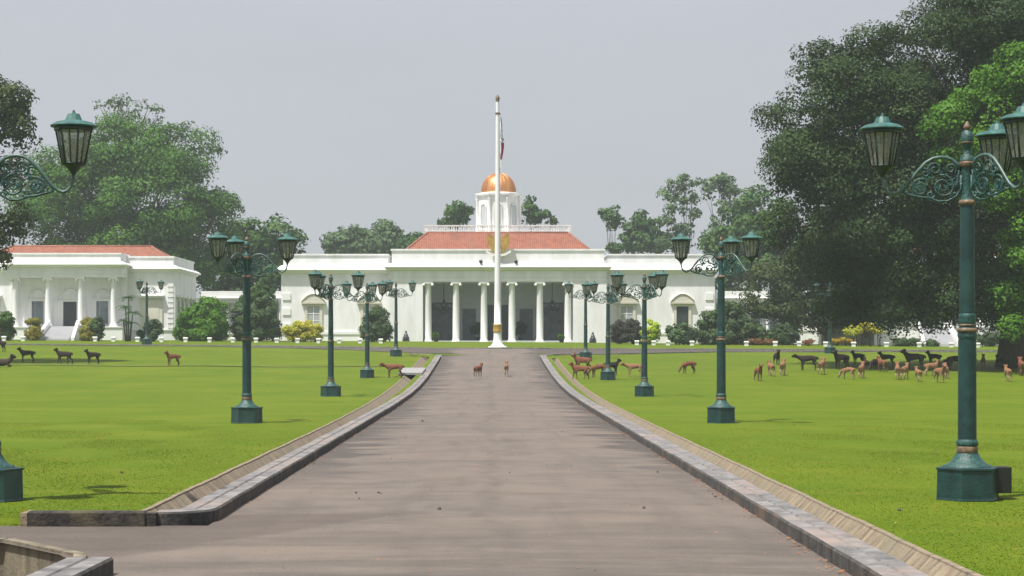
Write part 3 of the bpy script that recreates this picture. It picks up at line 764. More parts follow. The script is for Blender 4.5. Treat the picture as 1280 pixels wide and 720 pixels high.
# roof with railed deck, turret and dome
hip_roof(pal, c.X(506), c.X(739), P0+1.0, P0+22, c.Z(312.5), c.X(532), c.X(713), P0+5.5, P0+17, PZ(291, P0+5.5))
cr = Conv(206)
b = MB(); zt = PZ(291, 205.5)
b.box(cr.X(532), cr.X(713), 205.6, 216, zt-.05, zt+0.12); dk = b.build('roof_deck', M['tower'], pal)
b = MB()
z0, z1 = zt+0.122, cr.Z(281.5)
b.box(cr.X(531), cr.X(714), 205.7, 205.86, z1-0.14, z1); b.box(cr.X(531), cr.X(532.6), 205.861, 216, z1-0.14, z1); b.box(cr.X(712.4), cr.X(714), 205.861, 216, z1-0.14, z1)
b.box(cr.X(531), cr.X(714), 205.72, 205.84, z0+0.10, z0+0.18)
nb = 62
for i in range(nb):
    xx = cr.X(532)+(cr.X(713)-cr.X(532))*i/(nb-1); t = 0.10 if i % 6 else 0.2
    b.box(xx-t/2, xx+t/2, 205.74, 205.83, z0, z1-0.14)
b.build('railing', M['tower'], pal)
# turret
ct = Conv(209); tx, ty = ct.X(623.3), 209+2.4
tw = MB(); rO = 28.3*ct.k/math.cos(math.pi/8)*0.93
tw.lathe([(rO, 0), (rO, ct.Z(245)-zt)], 8, (tx, ty, zt), False, rot=math.pi/8)
tb = tw.build('turret', M['tower'], pal)
pl_ = MB(); fr_ = MB(); lv = MB()
zb_, ztp = zt+0.2, ct.Z(246)
for k in range(8):
    a = math.pi/8+k*math.pi/4
    pl_.lathe([(0.20, 0), (0.2, 0.15), (0.14, 0.2), (0.13, ztp-zb_-0.3), (0.22, ztp-zb_-0.05), (0.22, ztp-zb_)], 10, (tx+rO*1.02*math.cos(a), ty+rO*1.02*math.sin(a), zb_))
    a2 = k*math.pi/4; ri = rO*math.cos(math.pi/8); nx, ny = math.cos(a2), math.sin(a2); ux, uy = -ny, nx
    hwid = 0.34; zz0 = ct.Z(281); zz1 = ct.Z(258)
    pts = [(-hwid, zz0), (hwid, zz0), (hwid, zz1)]+[(hwid*math.cos(t*math.pi/8), zz1+hwid*math.sin(t*math.pi/8)) for t in range(1, 8)]+[(-hwid, zz1)]
    vs = [(tx+nx*(ri+0.03)+ux*p, ty+ny*(ri+0.03)+uy*p, z) for p, z in pts]
    lv.add(vs, [tuple(range(len(vs)))])
    arc = [(tx+nx*(ri+0.04)+ux*p*1.12, ty+ny*(ri+0.04)+uy*p*1.12, z) for p, z in pts]
    fr_.tube(arc+[arc[0]], 0.07, 6)
pl_.build('pilasters', M['tower'], tb, loc=tuple(pal.location)); fr_.build('arched_frames', M['tower'], tb, loc=tuple(pal.location)); lv.build('louvres', M['grey_shutter'], tb, loc=tuple(pal.location))
b = MB(); ro2 = 30.5*ct.k
b.lathe([(rO*1.02, 0), (ro2*0.95, 0.12), (ro2*1.04, 0.22), (ro2*1.04, 0.36), (ro2*0.8, 0.45), (ro2*.78, .5)], 8, (tx, ty, ct.Z(245)+.002), False, rot=math.pi/8); b.build('turret_cornice', M['tower'], tb, loc=tuple(pal.location))
b = MB(); rd = 22.2*ct.k; zd = ct.Z(241)+.0
prof = [(rd*1.03, 0), (rd*1.03, 0.08), (rd, 0.12)]+[(rd*math.cos(t*math.pi/2/14)**0.92, 0.12+25.5*ct.k*math.sin(t*math.pi/2/14)) for t in range(1, 14)]+[(0.15, 0.12+25.6*ct.k)]
b.lathe(prof, 40, (tx, ty, zd)); dm_ = b.build('dome', M['copper'], pal)
b = MB()
for k in range(16):
    a = k*math.pi/8; b.tube([(tx+math.cos(a)*(r_+0.012), ty+math.sin(a)*(r_+0.012), zd+z_) for r_, z_ in prof[3:]], 0.03, 5)
b.build('dome_ribs', M['copper'], dm_, loc=tuple(pal.location))
b = MB(); zf_ = zd+0.12+25.5*ct.k; b.lathe([(0.26, 0), (0.26, 0.12), (0.14, 0.2), (0.2, 0.35), (0.2, 0.6), (0.08, 0.75), (0.02, 0.95)], 12, (tx, ty, zf_)); b.build('finial', M['brass'], dm_, loc=tuple(pal.location))
# gilded winged emblem over the cornice
em = MB(); ce = Conv(199.5); ye = 199.75; exm = ce.X(623)
def fan(s):
    for i, (bx0, by0, tx0, ty0) in enumerate(((1.2, 305, 4.6, 300), (1.5, 306, 6.5, 297), (2.2, 308, 8.3, 295.5), (3, 310, 10.2, 293.5), (3.8, 311.5, 12, 293), (4.2, 313, 13.2, 295), (4.2, 314, 13.6, 299), (4, 315, 13, 303.5), (3.4, 316, 11.4, 308))):
        x0_, z0_, x1_, z1_ = exm+s*bx0*ce.k, ce.Z(by0), exm+s*tx0*ce.k, ce.Z(ty0)
        d = Vector((x1_-x0_, 0, z1_-z0_)).normalized(); n_ = Vector((-d.z, 0, d.x))*0.10; y_ = ye-0.03*i
        q = [(x0_-n_.x, z0_-n_.z), (x0_+n_.x, z0_+n_.z), (x1_+n_.x*1.2, z1_+n_.z*1.2), (x1_+d.x*.15, z1_+d.z*.15), (x1_-n_.x*1.2, z1_-n_.z*1.2)]
        em.add([(u, y_, w__) for u, w__ in q]+[(u, y_+.1, w__) for u, w__ in q], [(0,1,2,3,4), (9,8,7,6,5), (0,5,6,1), (1,6,7,2), (2,7,8,3), (3,8,9,4), (4,9,5,0)])
fan(1); fan(-1)
for i in range(-3, 4):       # tail feathers
    a = math.radians(-90+i*13); em.tube([(exm, ye, ce.Z(313)), (exm+math.cos(a)*0.9, ye, ce.Z(313)+math.sin(a)*0.75)], [0.10, 0.05], 6)
em.lathe([(0.08, -0.5), (0.22, -0.3), (0.24, 0.0), (0.15, 0.3), (0.10, 0.5), (0.12, 0.66), (0.05, 0.76)], 14, (exm, ye, ce.Z(306)))
em.tube([(exm, ye, ce.Z(306)+0.66), (exm+0.24, ye-.05, ce.Z(306)+0.6)], [0.08, 0.02], 6)
eo = em.build('emblem', M['gold'], pal)
b = MB(); pts = [(exm-1.3, ye-0.25, ce.Z(314)), (exm-0.7, ye-0.25, ce.Z(318)), (exm, ye-0.25, ce.Z(319.5)), (exm+0.7, ye-0.25, ce.Z(318)), (exm+1.3, ye-0.25, ce.Z(314))]
vs = []
for p in pts: vs += [(p[0], p[1], p[2]-0.13), (p[0], p[1], p[2]+0.13), (p[0], p[1]+0.06, p[2]+0.13), (p[0], p[1]+0.06, p[2]-0.13)]
b.add(vs, [(i*4+k, i*4+(k+1) % 4, i*4+4+(k+1) % 4, i*4+4+k) for i in range(4) for k in range(4)]+[(3,2,1,0), (16,17,18,19)])
b.build('ribbon', M['trim'], eo, loc=tuple(pal.location))
b = MB(); b.add([(exm-.22, ye-.36, ce.Z(304)), (exm+.22, ye-.36, ce.Z(304)), (exm+.2, ye-.36, ce.Z(309)), (exm, ye-.36, ce.Z(311.5)), (exm-.2, ye-.36, ce.Z(309)),
                 (exm-.22, ye-.2, ce.Z(304)), (exm+.22, ye-.2, ce.Z(304)), (exm+.2, ye-.2, ce.Z(309)), (exm, ye-.2, ce.Z(311.5)), (exm-.2, ye-.2, ce.Z(309))],
                [(4,3,2,1,0), (5,6,7,8,9), (0,1,6,5), (1,2,7,6), (2,3,8,7), (3,4,9,8), (4,0,5,9)])
b.build('shield', mat('shield_red', (0.30, 0.08, 0.05), 0.5, var=(0.6, 0.6, 0.58), scale=2.4), eo, loc=tuple(pal.location))

# porch furnishings, each a thing of its own
def chandelier(x, lab):
    r = wroot('chandelier', (c.X(x), P0+4.2, c.Z(356)))
    tag(r, lab, 'chandelier', 'chandeliers in the palace porch')
    X_, Y_, Z_ = r.location
    b = MB(); b.tube([(X_, Y_, c.Z(352)), (X_, Y_, c.Z(378))], 0.05, 6); b.lathe([(0.05, 0), (0.25, 0.2), (0.12, 0.5), (0.2, 0.8), (0.05, 1.1)], 10, (X_, Y_, c.Z(386))); b.build('stem', M['black'], r)
    b = MB()
    for k in range(8):
        a = k*math.pi/4; b.tube([(X_, Y_, c.Z(385)), (X_+.5*math.cos(a), Y_+.5*math.sin(a), c.Z(388)), (X_+.85*math.cos(a), Y_+.85*math.sin(a), c.Z(383))], 0.04, 5)
    b.build('arms', M['black'], r)
    for k in range(8):
        b = MB(); a = k*math.pi/4; b.lathe([(0.05, 0), (0.13, 0.15), (0.10, 0.3)], 8, (X_+.85*math.cos(a), Y_+.85*math.sin(a), c.Z(383)))
        b.build('lamp_glass', M['pane'], r)
chandelier(553.5, 'dark chandelier hanging in the left bay of the palace porch')
chandelier(692, 'dark chandelier hanging in the right bay of the palace porch')

# ------------------------------------------------------------------ side pavilions
def pavilion(xc, label, hide=False):
    D = 192.0; p = Conv(D); k = p.k
    q = Conv(195.0)
    r = wroot('pavilion', (xc, D, G(xc, D)))
    tag(r, label, 'pavilion', 'white side pavilions of the palace')
    gz = G(xc, D)-0.7
    Z = p.Z; W1 = 73.5*k; W2 = 10.66
    x = lambda dx: xc+dx*k
    fz = Z(408)
    # main block (set back) and the portico floor
    b = MB(); yb = D+3; depth = 13.8
    b.box(xc-W2, xc+W2, yb, yb+depth, gz, q.Z(340)); b.build('wall', M['white'], r)
    b = MB(); b.box(xc-W1, xc+W1, D, yb-.003, gz, fz-0.12); b.box(xc-W1-.08, xc+W1+.08, D-.08, yb-.006, fz-0.12+.002, fz)
    b.box(xc-W2-.08, xc-W1-.09, yb-.1, yb+depth+.1, q.Z(413), q.Z(411.5)); b.box(xc+W1+.09, xc+W2+.08, yb-.1, yb+depth+.1, q.Z(413), q.Z(411.5)); b.build('plinth', M['trim'], r)
    b = MB(); b.box(xc-W1, xc+W1, D, yb-.003, Z(346), Z(334)); b.box(xc-W1-.05, xc+W1+.05, D-.05, yb-.006, Z(342), Z(341)); b.build('entablature', M['white'], r)
    b = MB(); b.stack(xc-W1, xc+W1, D, yb+2, cor_prof(Z(334)+.002, Z(327), 0.5)); b.build('cornice', M['trim'], r)
    b = MB(); b.stack(xc-W1+.2, xc+W1-.2, D+.2, yb+2, [(Z(327)+.002, 0), (Z(318), 0), (Z(317.8), .08), (Z(316), .08)]); b.build('parapet', M['white'], r)
    b = MB(); b.stack(xc-W2, xc+W2, yb, yb+depth, cor_prof(q.Z(340)+.002, q.Z(331.5), 0.5)); b.build('cornice', M['trim'], r)
    b = MB(); b.stack(xc-W2+.2, xc+W2-.2, yb+.2, yb+depth-.2, [(q.Z(331.5)+.002, 0), (q.Z(322.5), 0), (q.Z(322.2), .08), (q.Z(320), .08)]); b.build('parapet', M['white'], r)
    hip_roof(r, xc-W2+1.2, xc+W2-1.2, yb+1.5, yb+12.3, q.Z(321), xc-W2+3.4, xc+W2-3.4, yb+5.8, yb+8, PZ(308, yb+5.8))
    for dx in (-61.5, -20.5, 20.5, 61.5):
        column(r, x(dx), D+0.45, fz, Z(346)-.002, 0.30)
    for s in (-1, 1):
        b = MB(); b.box(x(s*70)-.28, x(s*70)+.28, yb-.5, yb-.004, fz+.002, Z(346)-.002); b.build('pilaster', M['white'], r)
    # door and inner windows with arched heads
    d = MB(); kk = q.k; d.box(xc-0.68, xc+0.68, yb-.08, yb-.004, fz+.004, fz+2.55); do = d.build('door', M['dark'], r)
    f = MB(); f.box(xc-1.6, xc-.682, yb-.12, yb-.004, fz+.004, fz+2.7); f.box(xc+.682, xc+1.6, yb-.12, yb-.004, fz+.004, fz+2.7); f.box(xc-.68, xc+.68, yb-.12, yb-.004, fz+2.552, fz+2.7)
    f.tube([(xc-1.1+2.2*i/14, yb-.06, fz+2.9+0.95*math.sin(math.pi*i/14)**.7) for i in range(15)], .06, 6); f.build('door_frame', M['trim'], do, loc=tuple(r.location))
    for dx in (-41, 41):
        xx = x(dx); f = MB()
        for a_ in (-0.75, 0.75): f.box(xx+a_-.14, xx+a_+.14, yb-.14, yb-.004, fz+.3, fz+2.6)
        f.box(xx-.89, xx+.89, yb-.15, yb-.004, fz+2.602, fz+2.8); f.tube([(xx-.95+1.9*i/14, yb-.06, fz+2.9+0.85*math.sin(math.pi*i/14)**.7) for i in range(15)], .06, 6)
        fo = f.build('window', M['trim'], r)
        g_ = MB(); g_.box(xx-.608, xx-.32, yb-.06, yb-.004, fz+.3, fz+2.6); g_.box(xx-.26, xx+.608, yb-.06, yb-.004, fz+.3, fz+2.6); g_.build('pane', M['pane'], fo, loc=tuple(r.location))
    for s in (-1, 1):        # hooded windows on the set-back walls
        xx = x(s*103); f = MB()
        f.box(xx-1.15, xx+1.15, yb-.12, yb-.004, fz-.1, fz+2.95)
        fo = f.build('window', M['cream'], r)
        g_ = MB(); g_.box(xx-.8, xx+.8, yb-.15, yb-.122, fz, fz+2.7); g_.build('shutter', M['cream'], fo, loc=tuple(r.location))
        h = MB(); h.stack(xx-1.25, xx+1.25, yb-.40, yb-.004, [(fz+2.955, 0), (fz+3.05, 0), (fz+3.12, .1), (fz+3.2, .1), (fz+3.32, 0)]); h.build('hood', M['trim'], fo, loc=tuple(r.location))
        xo = xc+s*W2
        for i in range(9):
            z = q.Z(411)+i*0.53; b = MB()
            b.box(min(xo-s*.15, xo-s*.75), max(xo-s*.15, xo-s*.75), yb-.09, yb-.003, z+.05, z+.36); b.build('quoin', M['trim'], r)
        # side wall openings
        for j in range(5):
            y_ = yb+1.7+j*2.6; f = MB()
            f.box(min(xo, xo+s*.12), max(xo, xo+s*.12), y_-.65, y_+.65, fz-.1, fz+3.0); fo = f.build('window', M['cream'], r)
            g_ = MB(); g_.box(min(xo+s*.122, xo+s*.14), max(xo+s*.122, xo+s*.14), y_-.45, y_+.45, fz, fz+2.8); g_.build('pane', M['pane'], fo, loc=tuple(r.location))
            h = MB(); h.box(min(xo+s*.002, xo+s*.4), max(xo+s*.002, xo+s*.4), y_-.85, y_+.85, fz+3.01, fz+3.25); h.build('hood', M['trim'], fo, loc=tuple(r.location))
    # steps with sloping side walls
    b = MB(); n = 9; ztop = fz-.02; zbot = G(xc, D-4)+0.02
    for i in range(n):
        z = zbot+(ztop-zbot)*(i+1)/n; y_ = D-.09-3.6*(n-1-i)/n
        b.box(xc-1.30, xc+1.30, y_-0.40, D-.085 if i == n-1 else y_, gz, z)
    st = b.build('steps', M['step'], r)
    for s in (-1, 1):
        b = MB(); xa = xc+s*1.31; xb_ = xc+s*1.62; xa2 = xa+s*.35; xb2 = xb_+s*.35
        b.add([(xa2, D-4.2, zbot-.3), (xb2, D-4.2, zbot-.3), (xb_, D-.1, zbot-.3), (xa, D-.1, zbot-.3), (xa2, D-4.2, zbot+.25), (xb2, D-4.2, zbot+.25), (xb_, D-.1, ztop+.62), (xa, D-.1, ztop+.62)],
              [(3,2,1,0), (4,5,6,7), (0,1,5,4), (1,2,6,5), (2,3,7,6), (3,0,4,7)] if s > 0 else [(0,1,2,3), (7,6,5,4), (4,5,1,0), (5,6,2,1), (6,7,3,2), (7,4,0,3)])
        b.build('stair_wall', M['white'], st, loc=tuple(r.location))
    return r
XCL = PX(79.5, 192); XCR = 2*c.X(622.5)-XCL
pavilion(XCL, 'white pillared pavilion with red roof and front steps at the left, beyond the deer')
pavilion(XCR, 'white pavilion with red roof mostly hidden behind the big dark tree at the right')

# low galleries joining the pavilions to the palace
def gallery(x0, x1, label):
    D = 212.0; p = Conv(D); r = wroot('gallery', ((x0+x1)/2, D, G(x0, D)))
    tag(r, label, 'gallery', 'low galleries linking palace and pavilions')
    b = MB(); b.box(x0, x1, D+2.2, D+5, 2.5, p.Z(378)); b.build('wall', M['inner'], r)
    b = MB(); b.box(x0, x1, D, D+2.19, 2.4, p.Z(417.5)); b.box(x0, x1, D-.1, D+2.19, p.Z(417.5)+.002, p.Z(414.5)); b.build('plinth', M['trim'], r)
    b = MB(); b.stack(x0, x1, D, D+5, [(p.Z(378)+.002, 0), (p.Z(375), 0), (p.Z(374), .2), (p.Z(372.5), .25), (p.Z(371), 0.02), (p.Z(364), 0.02), (p.Z(364)+.01, -.1)]); b.build('cornice', M['trim'], r)
    n = 5
    for i in range(n):
        x = x0+(x1-x0)*(i+.5)/n
        b = MB(); b.lathe([(.17, 0), (.14, .2), (.12, p.Z(378)-p.Z(414.5)-.2), (.18, p.Z(378)-p.Z(414.5)-.004)], 10, (x, D+.3, p.Z(414.5)+.002)); b.build('column', M['white'], r)
    for i in range(4):
        x = x0+(x1-x0)*(i+1)/5
        b = MB(); b.box(x-.4, x+.4, D+2.13, D+2.196, p.Z(412), p.Z(389)); b.build('window', M['pane'], r)
gallery(XCL+10.66+.1, cw.X(xm-271)-.05, 'low grey gallery between the left pavilion and the palace, behind round bushes')
gallery(cw.X(xm+271)+.05, XCR-10.66-.1, 'low grey gallery right of the palace, behind dark shrubs and the tree')

# ------------------------------------------------------------------ flagpole
fx, fd = PX(622, 168), 168.0; fz0 = G(fx, fd)
fp = wroot('flagpole', (fx, fd, fz0))
tag(fp, 'tall white tapering flagpole with flared foot on the grass before the palace', 'flagpole')
k = fd/F
H_ = (434-127)*k+0.0
b = MB(); b.lathe([(12.2*k, 0), (12*k, .05), (9*k, .10), (6.2*k, .32), (5.2*k, .75), (4.9*k, 1.3), (4.6*k, 2.1)]+[((4.3-2.2*t/10)*k, 2.1+(H_-2.1)*t/10) for t in range(11)], 20, (fx, fd, fz0)); b.build('shaft', M['pole'], fp)
b = MB(); b.lathe([(5.6*k, 0), (5.9*k, .06), (5.6*k, .12), (5.5*k, .55), (5.9*k, .62), (5.4*k, .7)], 20, (fx, fd, fz0+1.32)); b.build('gold_band', M['gold'], fp)
b = MB(); b.lathe([(2.1*k, 0), (2.6*k, .05), (2*k, .12), (.2, .25), (.16, .42), (.02, .62)], 12, (fx, fd, fz0+H_)); b.build('finial', M['brass'], fp)
b = MB(); b.lathe([(2.8*k, 0), (3.2*k, .08), (2.8*k, .16)], 12, (fx, fd, PZ(143, fd))); b.tube([(fx+.2, fd, PZ(143, fd)), (fx+.28, fd, PZ(143, fd)+.06)], .04, 6); b.build('pulley', M['brass'], fp)
b = MB(); b.tube([(fx+.27, fd, PZ(143, fd)+.05), (fx+.30, fd, PZ(300, fd)), (fx+.36, fd, fz0+1.9)], .012, 4); b.build('halyard', M['trim'], fp)
# limp flag
def flag():
    r = wroot('flag', (fx+.42, fd, PZ(146, fd))); tag(r, 'limp red and white flag hanging close beside the top of the flagpole', 'flag')
    def cloth(y0, y1, w0, w1, name, mt):
        b = MB(); n = 10; vs = []
        for i in range(n+1):
            t = i/n; z = PZ(y0+(y1-y0)*t, fd); wdt = w0+(w1-w0)*t
            for j in range(7):
                u = j/6; vs.append((fx+.26+u*wdt+.03*math.sin(t*5+j), fd+.10*math.sin(u*9+t*2.5), z-0.05*math.sin(u*3)))
        fs = [(i*7+j, i*7+j+1, i*7+j+8, i*7+j+7) for i in range(n) for j in range(6)]
        m_ = len(vs); vs += [(a, y+.02, z) for a, y, z in vs]; fs += [tuple(reversed([q+m_ for q in f])) for f in fs]
        b.add(vs, fs, True); b.build(name, mt, r)
    cloth(145, 172, .05, .24, 'hoist_folds', mat('flag_white', (0.62, 0.62, 0.64), .8, scale=4, var=(.4, .4, .43)))
    cloth(172.1, 178, .24, .3, 'white_cloth', M['grey_shutter'])
    cloth(178.1, 199, .32, .16, 'red_cloth', mat('flag_red', (0.50, 0.03, 0.06), .8, scale=3, var=(.10, .02, .03)))
flag()

# ------------------------------------------------------------------ street lamps
def make_lamp():
    r = empty('street_lamp')
    s3 = math.sqrt(3)
    b = MB(); b.lathe([(0.475, 0.0), (0.465, 0.03), (0.455, 0.43), (0.475, 0.44), (0.475, 0.465), (0.44, 0.475)], 6, smooth=False, rot=R(12)); b.build('base', M['lamp'], r)
    b = MB(); b.lathe([(0.36, 0.476), (0.355, 0.49), (0.27, 0.53), (0.20, 0.60), (0.16, 0.675)], 24, flute=0.03); b.build('foot', M['lampcast'], r)
    b = MB(); b.lathe([(0.145, 0.676), (0.158, 0.69), (0.15, 0.72), (0.160, 0.75), (0.145, 0.775)], 24); b.build('ring', M['brass'], r)
    b = MB(); b.lathe([(0.148, 0.776), (0.160, 0.80), (0.154, 0.85), (0.138, 0.875)], 24, flute=0.04); b.build('collar', M['lampcast'], r); b = MB()
    b.lathe([(0.137, 2.361), (0.147, 2.40), (0.137, 2.44)], 24, flute=.04); b.build('collar', M['lampcast'], r)
    b = MB(); b.lathe([(0.136, 0.876), (0.131, 2.36)], 32, flute=0.055); b.build('lower_shaft', M['lamp'], r)
    b = MB(); b.lathe([(0.13, 2.441), (0.155, 2.455), (0.15, 2.49), (0.132, 2.505)], 24); b.build('ring', M['brass'], r); b = MB(); b.lathe([(0.12, 2.53), (0.135, 2.545), (0.12, 2.56)], 24); b.build('ring', M['brass'], r)
    b = MB(); b.lathe([(0.125, 2.506), (0.115, 2.529)], 24); b.build('collar', M['lampcast'], r); b = MB(); b.lathe([(0.118, 2.561), (0.126, 2.60), (0.120, 2.66), (0.128, 2.70), (0.108, 2.72)], 24, flute=.05); b.build('collar', M['lampcast'], r)
    b = MB(); b.lathe([(0.116, 2.721), (0.104, 4.30)], 32, flute=0.06); b.build('shaft', M['lamp'], r)
    b = MB(); b.lathe([(0.10, 4.301), (0.125, 4.32), (0.125, 4.36), (0.10, 4.38)], 24); b.build('ring', M['brass'], r); b = MB(); b.lathe([(0.10, 4.86), (0.125, 4.875), (0.115, 4.91), (0.125, 4.93), (0.09, 4.95)], 24); b.build('ring', M['brass'], r); b = MB()
    b.lathe([(0.085, 5.205), (0.098, 5.215), (0.085, 5.235)], 20); b.build('ring', M['brass'], r)
    b = MB(); b.lathe([(0.095, 4.381), (0.075, 4.45), (0.07, 4.65), (0.10, 4.80), (0.098, 4.859)], 24, flute=.05)
    b.lathe([(0.11, 4.951), (0.10, 5.0), (0.055, 5.06), (0.06, 5.14), (0.085, 5.204)], 20)
    b.lathe([(0.09, 5.236), (0.098, 5.29), (0.075, 5.37), (0.045, 5.40)], 20); b.build('neck', M['lampcast'], r)
    b = MB(); b.lathe([(0.03, 5.401), (0.06, 5.44), (0.045, 5.475), (0.012, 5.53)], 12); b.build('finial', M['brass'], r)
    # one arm in the xz plane, then turned copies
    def spiral(cx, cz, rr, turns, a0, sgn, rad=0.017):
        pts = []; n = int(18*turns)
        for i in range(n+1):
            t = i/n; a = a0+sgn*t*turns*2*math.pi; q = rr*(1-0.82*t)
            pts.append((cx+q*math.cos(a), 0, cz+q*math.sin(a)))
        return pts, [rad*(1-.35*i/n) for i in range(n+1)]
    zt0 = 4.89
    px = lambda d, y: (d/85.6, 0, 5.5-(y-157)/85.6)
    arch = [px(*p) for p in ((9, 214), (13, 207), (19, 202), (26, 199.5), (34, 199), (42, 200.5), (51, 205.5), (61, 216), (73, 231), (79, 238), (86, 243), (92, 245), (98, 242.5), (102.5, 236), (104.5, 228), (105, 221))]
    bot = [px(*p) for p in ((8, 222), (7.5, 238), (13, 248), (24, 254), (36, 254.5), (47, 250), (58, 249), (70, 246), (80, 243))]
    back = [px(*p) for p in ((9, 212), (11, 222), (12, 232), (9, 244))]
    am = MB(); am.tube(arch, [0.026]*13+[0.022]*3, 8)
    sc_ = MB(); sc_.tube(bot, 0.018, 6); sc_.tube(back, 0.016, 6)
    for cx_, cy_, rr, tn, a0, sg in ((30, 236, 15, 1.9, 1.3, 1), (58, 237, 11.5, 1.8, 2.2, -1), (40, 214, 9.5, 1.5, -1.0, 1), (20, 214, 7.5, 1.4, 4.0, -1), (74, 241, 5.5, 1.2, 2.0, -1), (52, 219, 6.5, 1.3, 0.5, 1), (16, 246, 4.5, 1.2, 0.4, -1), (45, 246, 5, 1.2, 3.4, 1)):
        p, rd_ = spiral(cx_/85.6, 5.5-(cy_-157)/85.6, rr/85.6, tn, a0, sg, 0.018)
        sc_.tube(p, rd_, 6)
    rg = random.Random(5)
    for i in range(16):      # acanthus leaves
        t = i/15; cx_ = 14+56*t+rg.uniform(-3, 3); cy_ = 226+14*t*t+rg.uniform(-12, 13)*(1-.5*t)
        a = rg.uniform(0, 6.28); l = 5.5/85.6; p0 = px(cx_, cy_)
        q = Vector((math.cos(a), 0, math.sin(a)))*l; n_ = Vector((-math.sin(a), 0, math.cos(a)))*l*.42; P_ = Vector(p0)
        for yy in (-0.008, ): 
            sc_.add([P_-q+Vector((0,-.008,0)), P_+n_+Vector((0,-.014,0)), P_+q+Vector((0,-.008,0)), P_-n_+Vector((0,-.014,0)), P_-q+Vector((0,.008,0)), P_+n_+Vector((0,.014,0)), P_+q+Vector((0,.008,0)), P_-n_+Vector((0,.014,0))],
                    [(3,2,1,0), (4,5,6,7), (0,1,5,4), (1,2,6,5), (2,3,7,6), (3,0,4,7)])
    ame, sme = am.mesh('arm'), sc_.mesh('scrollwork')
    ame.materials.append(M['lamparm']); sme.materials.append(M['lampcast'])
    # lantern around local axis, origin at arm tip
    zl = 5.5-(221-157)/85.6
    lf = MB(); rot = R(0)
    z_b, z_t = 0.13, 0.61    # glass bottom/top heights above the tip
    rb, rt = 0.165, 0.262
    lf.lathe([(0.03, -0.03), (0.04, 0.0), (0.07, 0.04), (0.13, 0.10), (0.175, 0.115), (0.18, 0.13)], 12)
    lf.lathe([(rt+.015, z_t), (rt+.03, z_t+.012), (rt+.03, z_t+.045), (rt, z_t+.05)], 6, smooth=False)
    for i in range(6):
        a = i*math.pi/3; ca, sa = math.cos(a), math.sin(a)
        lf.tube([(rb*ca, rb*sa, z_b-.005), (rt*ca, rt*sa, z_t+.01)], 0.014, 6)
    for i in range(6):
        a = (i+.5)*math.pi/3; ca, sa = math.cos(a)*.866, math.sin(a)*.866
        lf.tube([(rb*ca, rb*sa, z_b-.005), (rt*ca, rt*sa, z_t+.01)], 0.008, 5)
    for rr, zz in ((rb, z_b+.004),):
        pts = [(rr*math.cos(i*math.pi/3), rr*math.sin(i*math.pi/3), zz) for i in range(7)]
        lf.tube(pts, 0.013, 5)
    gl = MB()
    n = 6; vs = []
    for rr, zz in ((rb-.006, z_b), (rt-.006, z_t)):
        vs += [(rr*math.cos(i*math.pi/3), rr*math.sin(i*math.pi/3), zz) for i in range(6)]
    gl.add(vs, [(i, (i+1) % 6, 6+(i+1) % 6, 6+i) for i in range(6)])
    rf = MB(); rf.lathe([(rt+.02, z_t+.05), (rt+.075, z_t+.055), (rt+.08, z_t+.07), (rt-.01, z_t+.125), (.125, z_t+.155), (.105, z_t+.20), (.085, z_t+.245), (.03, z_t+.25), (.015, z_t+.30)], 12, smooth=False)
    bl = MB(); bl.lathe([(.03, z_b), (.03, z_b+.10), (.05, z_b+.16), (.06, z_b+.24), (.04, z_b+.32), (.01, z_b+.34)], 10)
    for k_ in range(3):
        a = k_*2*math.pi/3
        A = link_mesh('arm', ame, None, r); A.rotation_euler.z = a
        S = link_mesh('scrollwork', sme, None, A)
        if k_ == 0:
            lme, gme, rme, bme = lf.mesh('lantern'), gl.mesh('glass'), rf.mesh('lantern_roof'), bl.mesh('bulb')
            lme.materials.append(M['lampdark']); gme.materials.append(M['glass']); rme.materials.append(M['lamproof']); bme.materials.append(M['cream'])
        Lo = link_mesh('lantern', lme, None, r); Lo.location = (105/85.6*math.cos(a), 105/85.6*math.sin(a), zl); Lo.rotation_euler.z = a
        link_mesh('glass', gme, None, Lo); link_mesh('lantern_roof', rme, None, Lo); link_mesh('bulb', bme, None, Lo)
    return r
lamps = [ # pole x px, distance, first arm angle, label
 (1209, 28.6, 175, 'largest green lamp post, nearest on the right lawn with a black box at its foot'),
 (901.5, 58.0, 189, 'second green lamp post from the camera along the right lawn'),
 (805.5, 87.5, 184, 'third green lamp post from the camera along the right lawn'),
 (760, 111.5, 186, 'fourth green lamp post from the camera on the right, just behind a dark deer'),
 (732, 142.5, 178, 'farthest green lamp post beside the right side of the driveway, deer at its foot'),
 (-12, 28.4, -3, 'green lamp post beside the low dark wall, mostly out of view with one arm showing'),
 (308.5, 58.0, -6, 'second green lamp post from the camera along the left lawn'),
 (413.5, 87.5, 0, 'third green lamp post from the camera along the left lawn'),
 (459, 113.5, 79, 'fourth green lamp post from the camera on the left, by the running russet deer'),
 (495, 144.5, 10, 'farthest green lamp post beside the left side of the driveway, near the palace'),
 (183.5, 170, 12, 'small distant green lamp post in front of the left pavilion'),
 (1037.5, 155, 20, 'distant green lamp post under the dark trees on the right, behind the deer herd'),
]
proto = make_lamp()
for i, (px_, D, an, lab) in enumerate(lamps):
    o = proto if i == 0 else copy_tree(proto)
    X = PX(px_, D); o.location = (X, D, G(X, D)+0.0); o.rotation_euler.z = R(an); o.scale = (1.018,)*3
    tag(o, lab, 'street lamp', 'green three-armed lamp posts on the lawns')
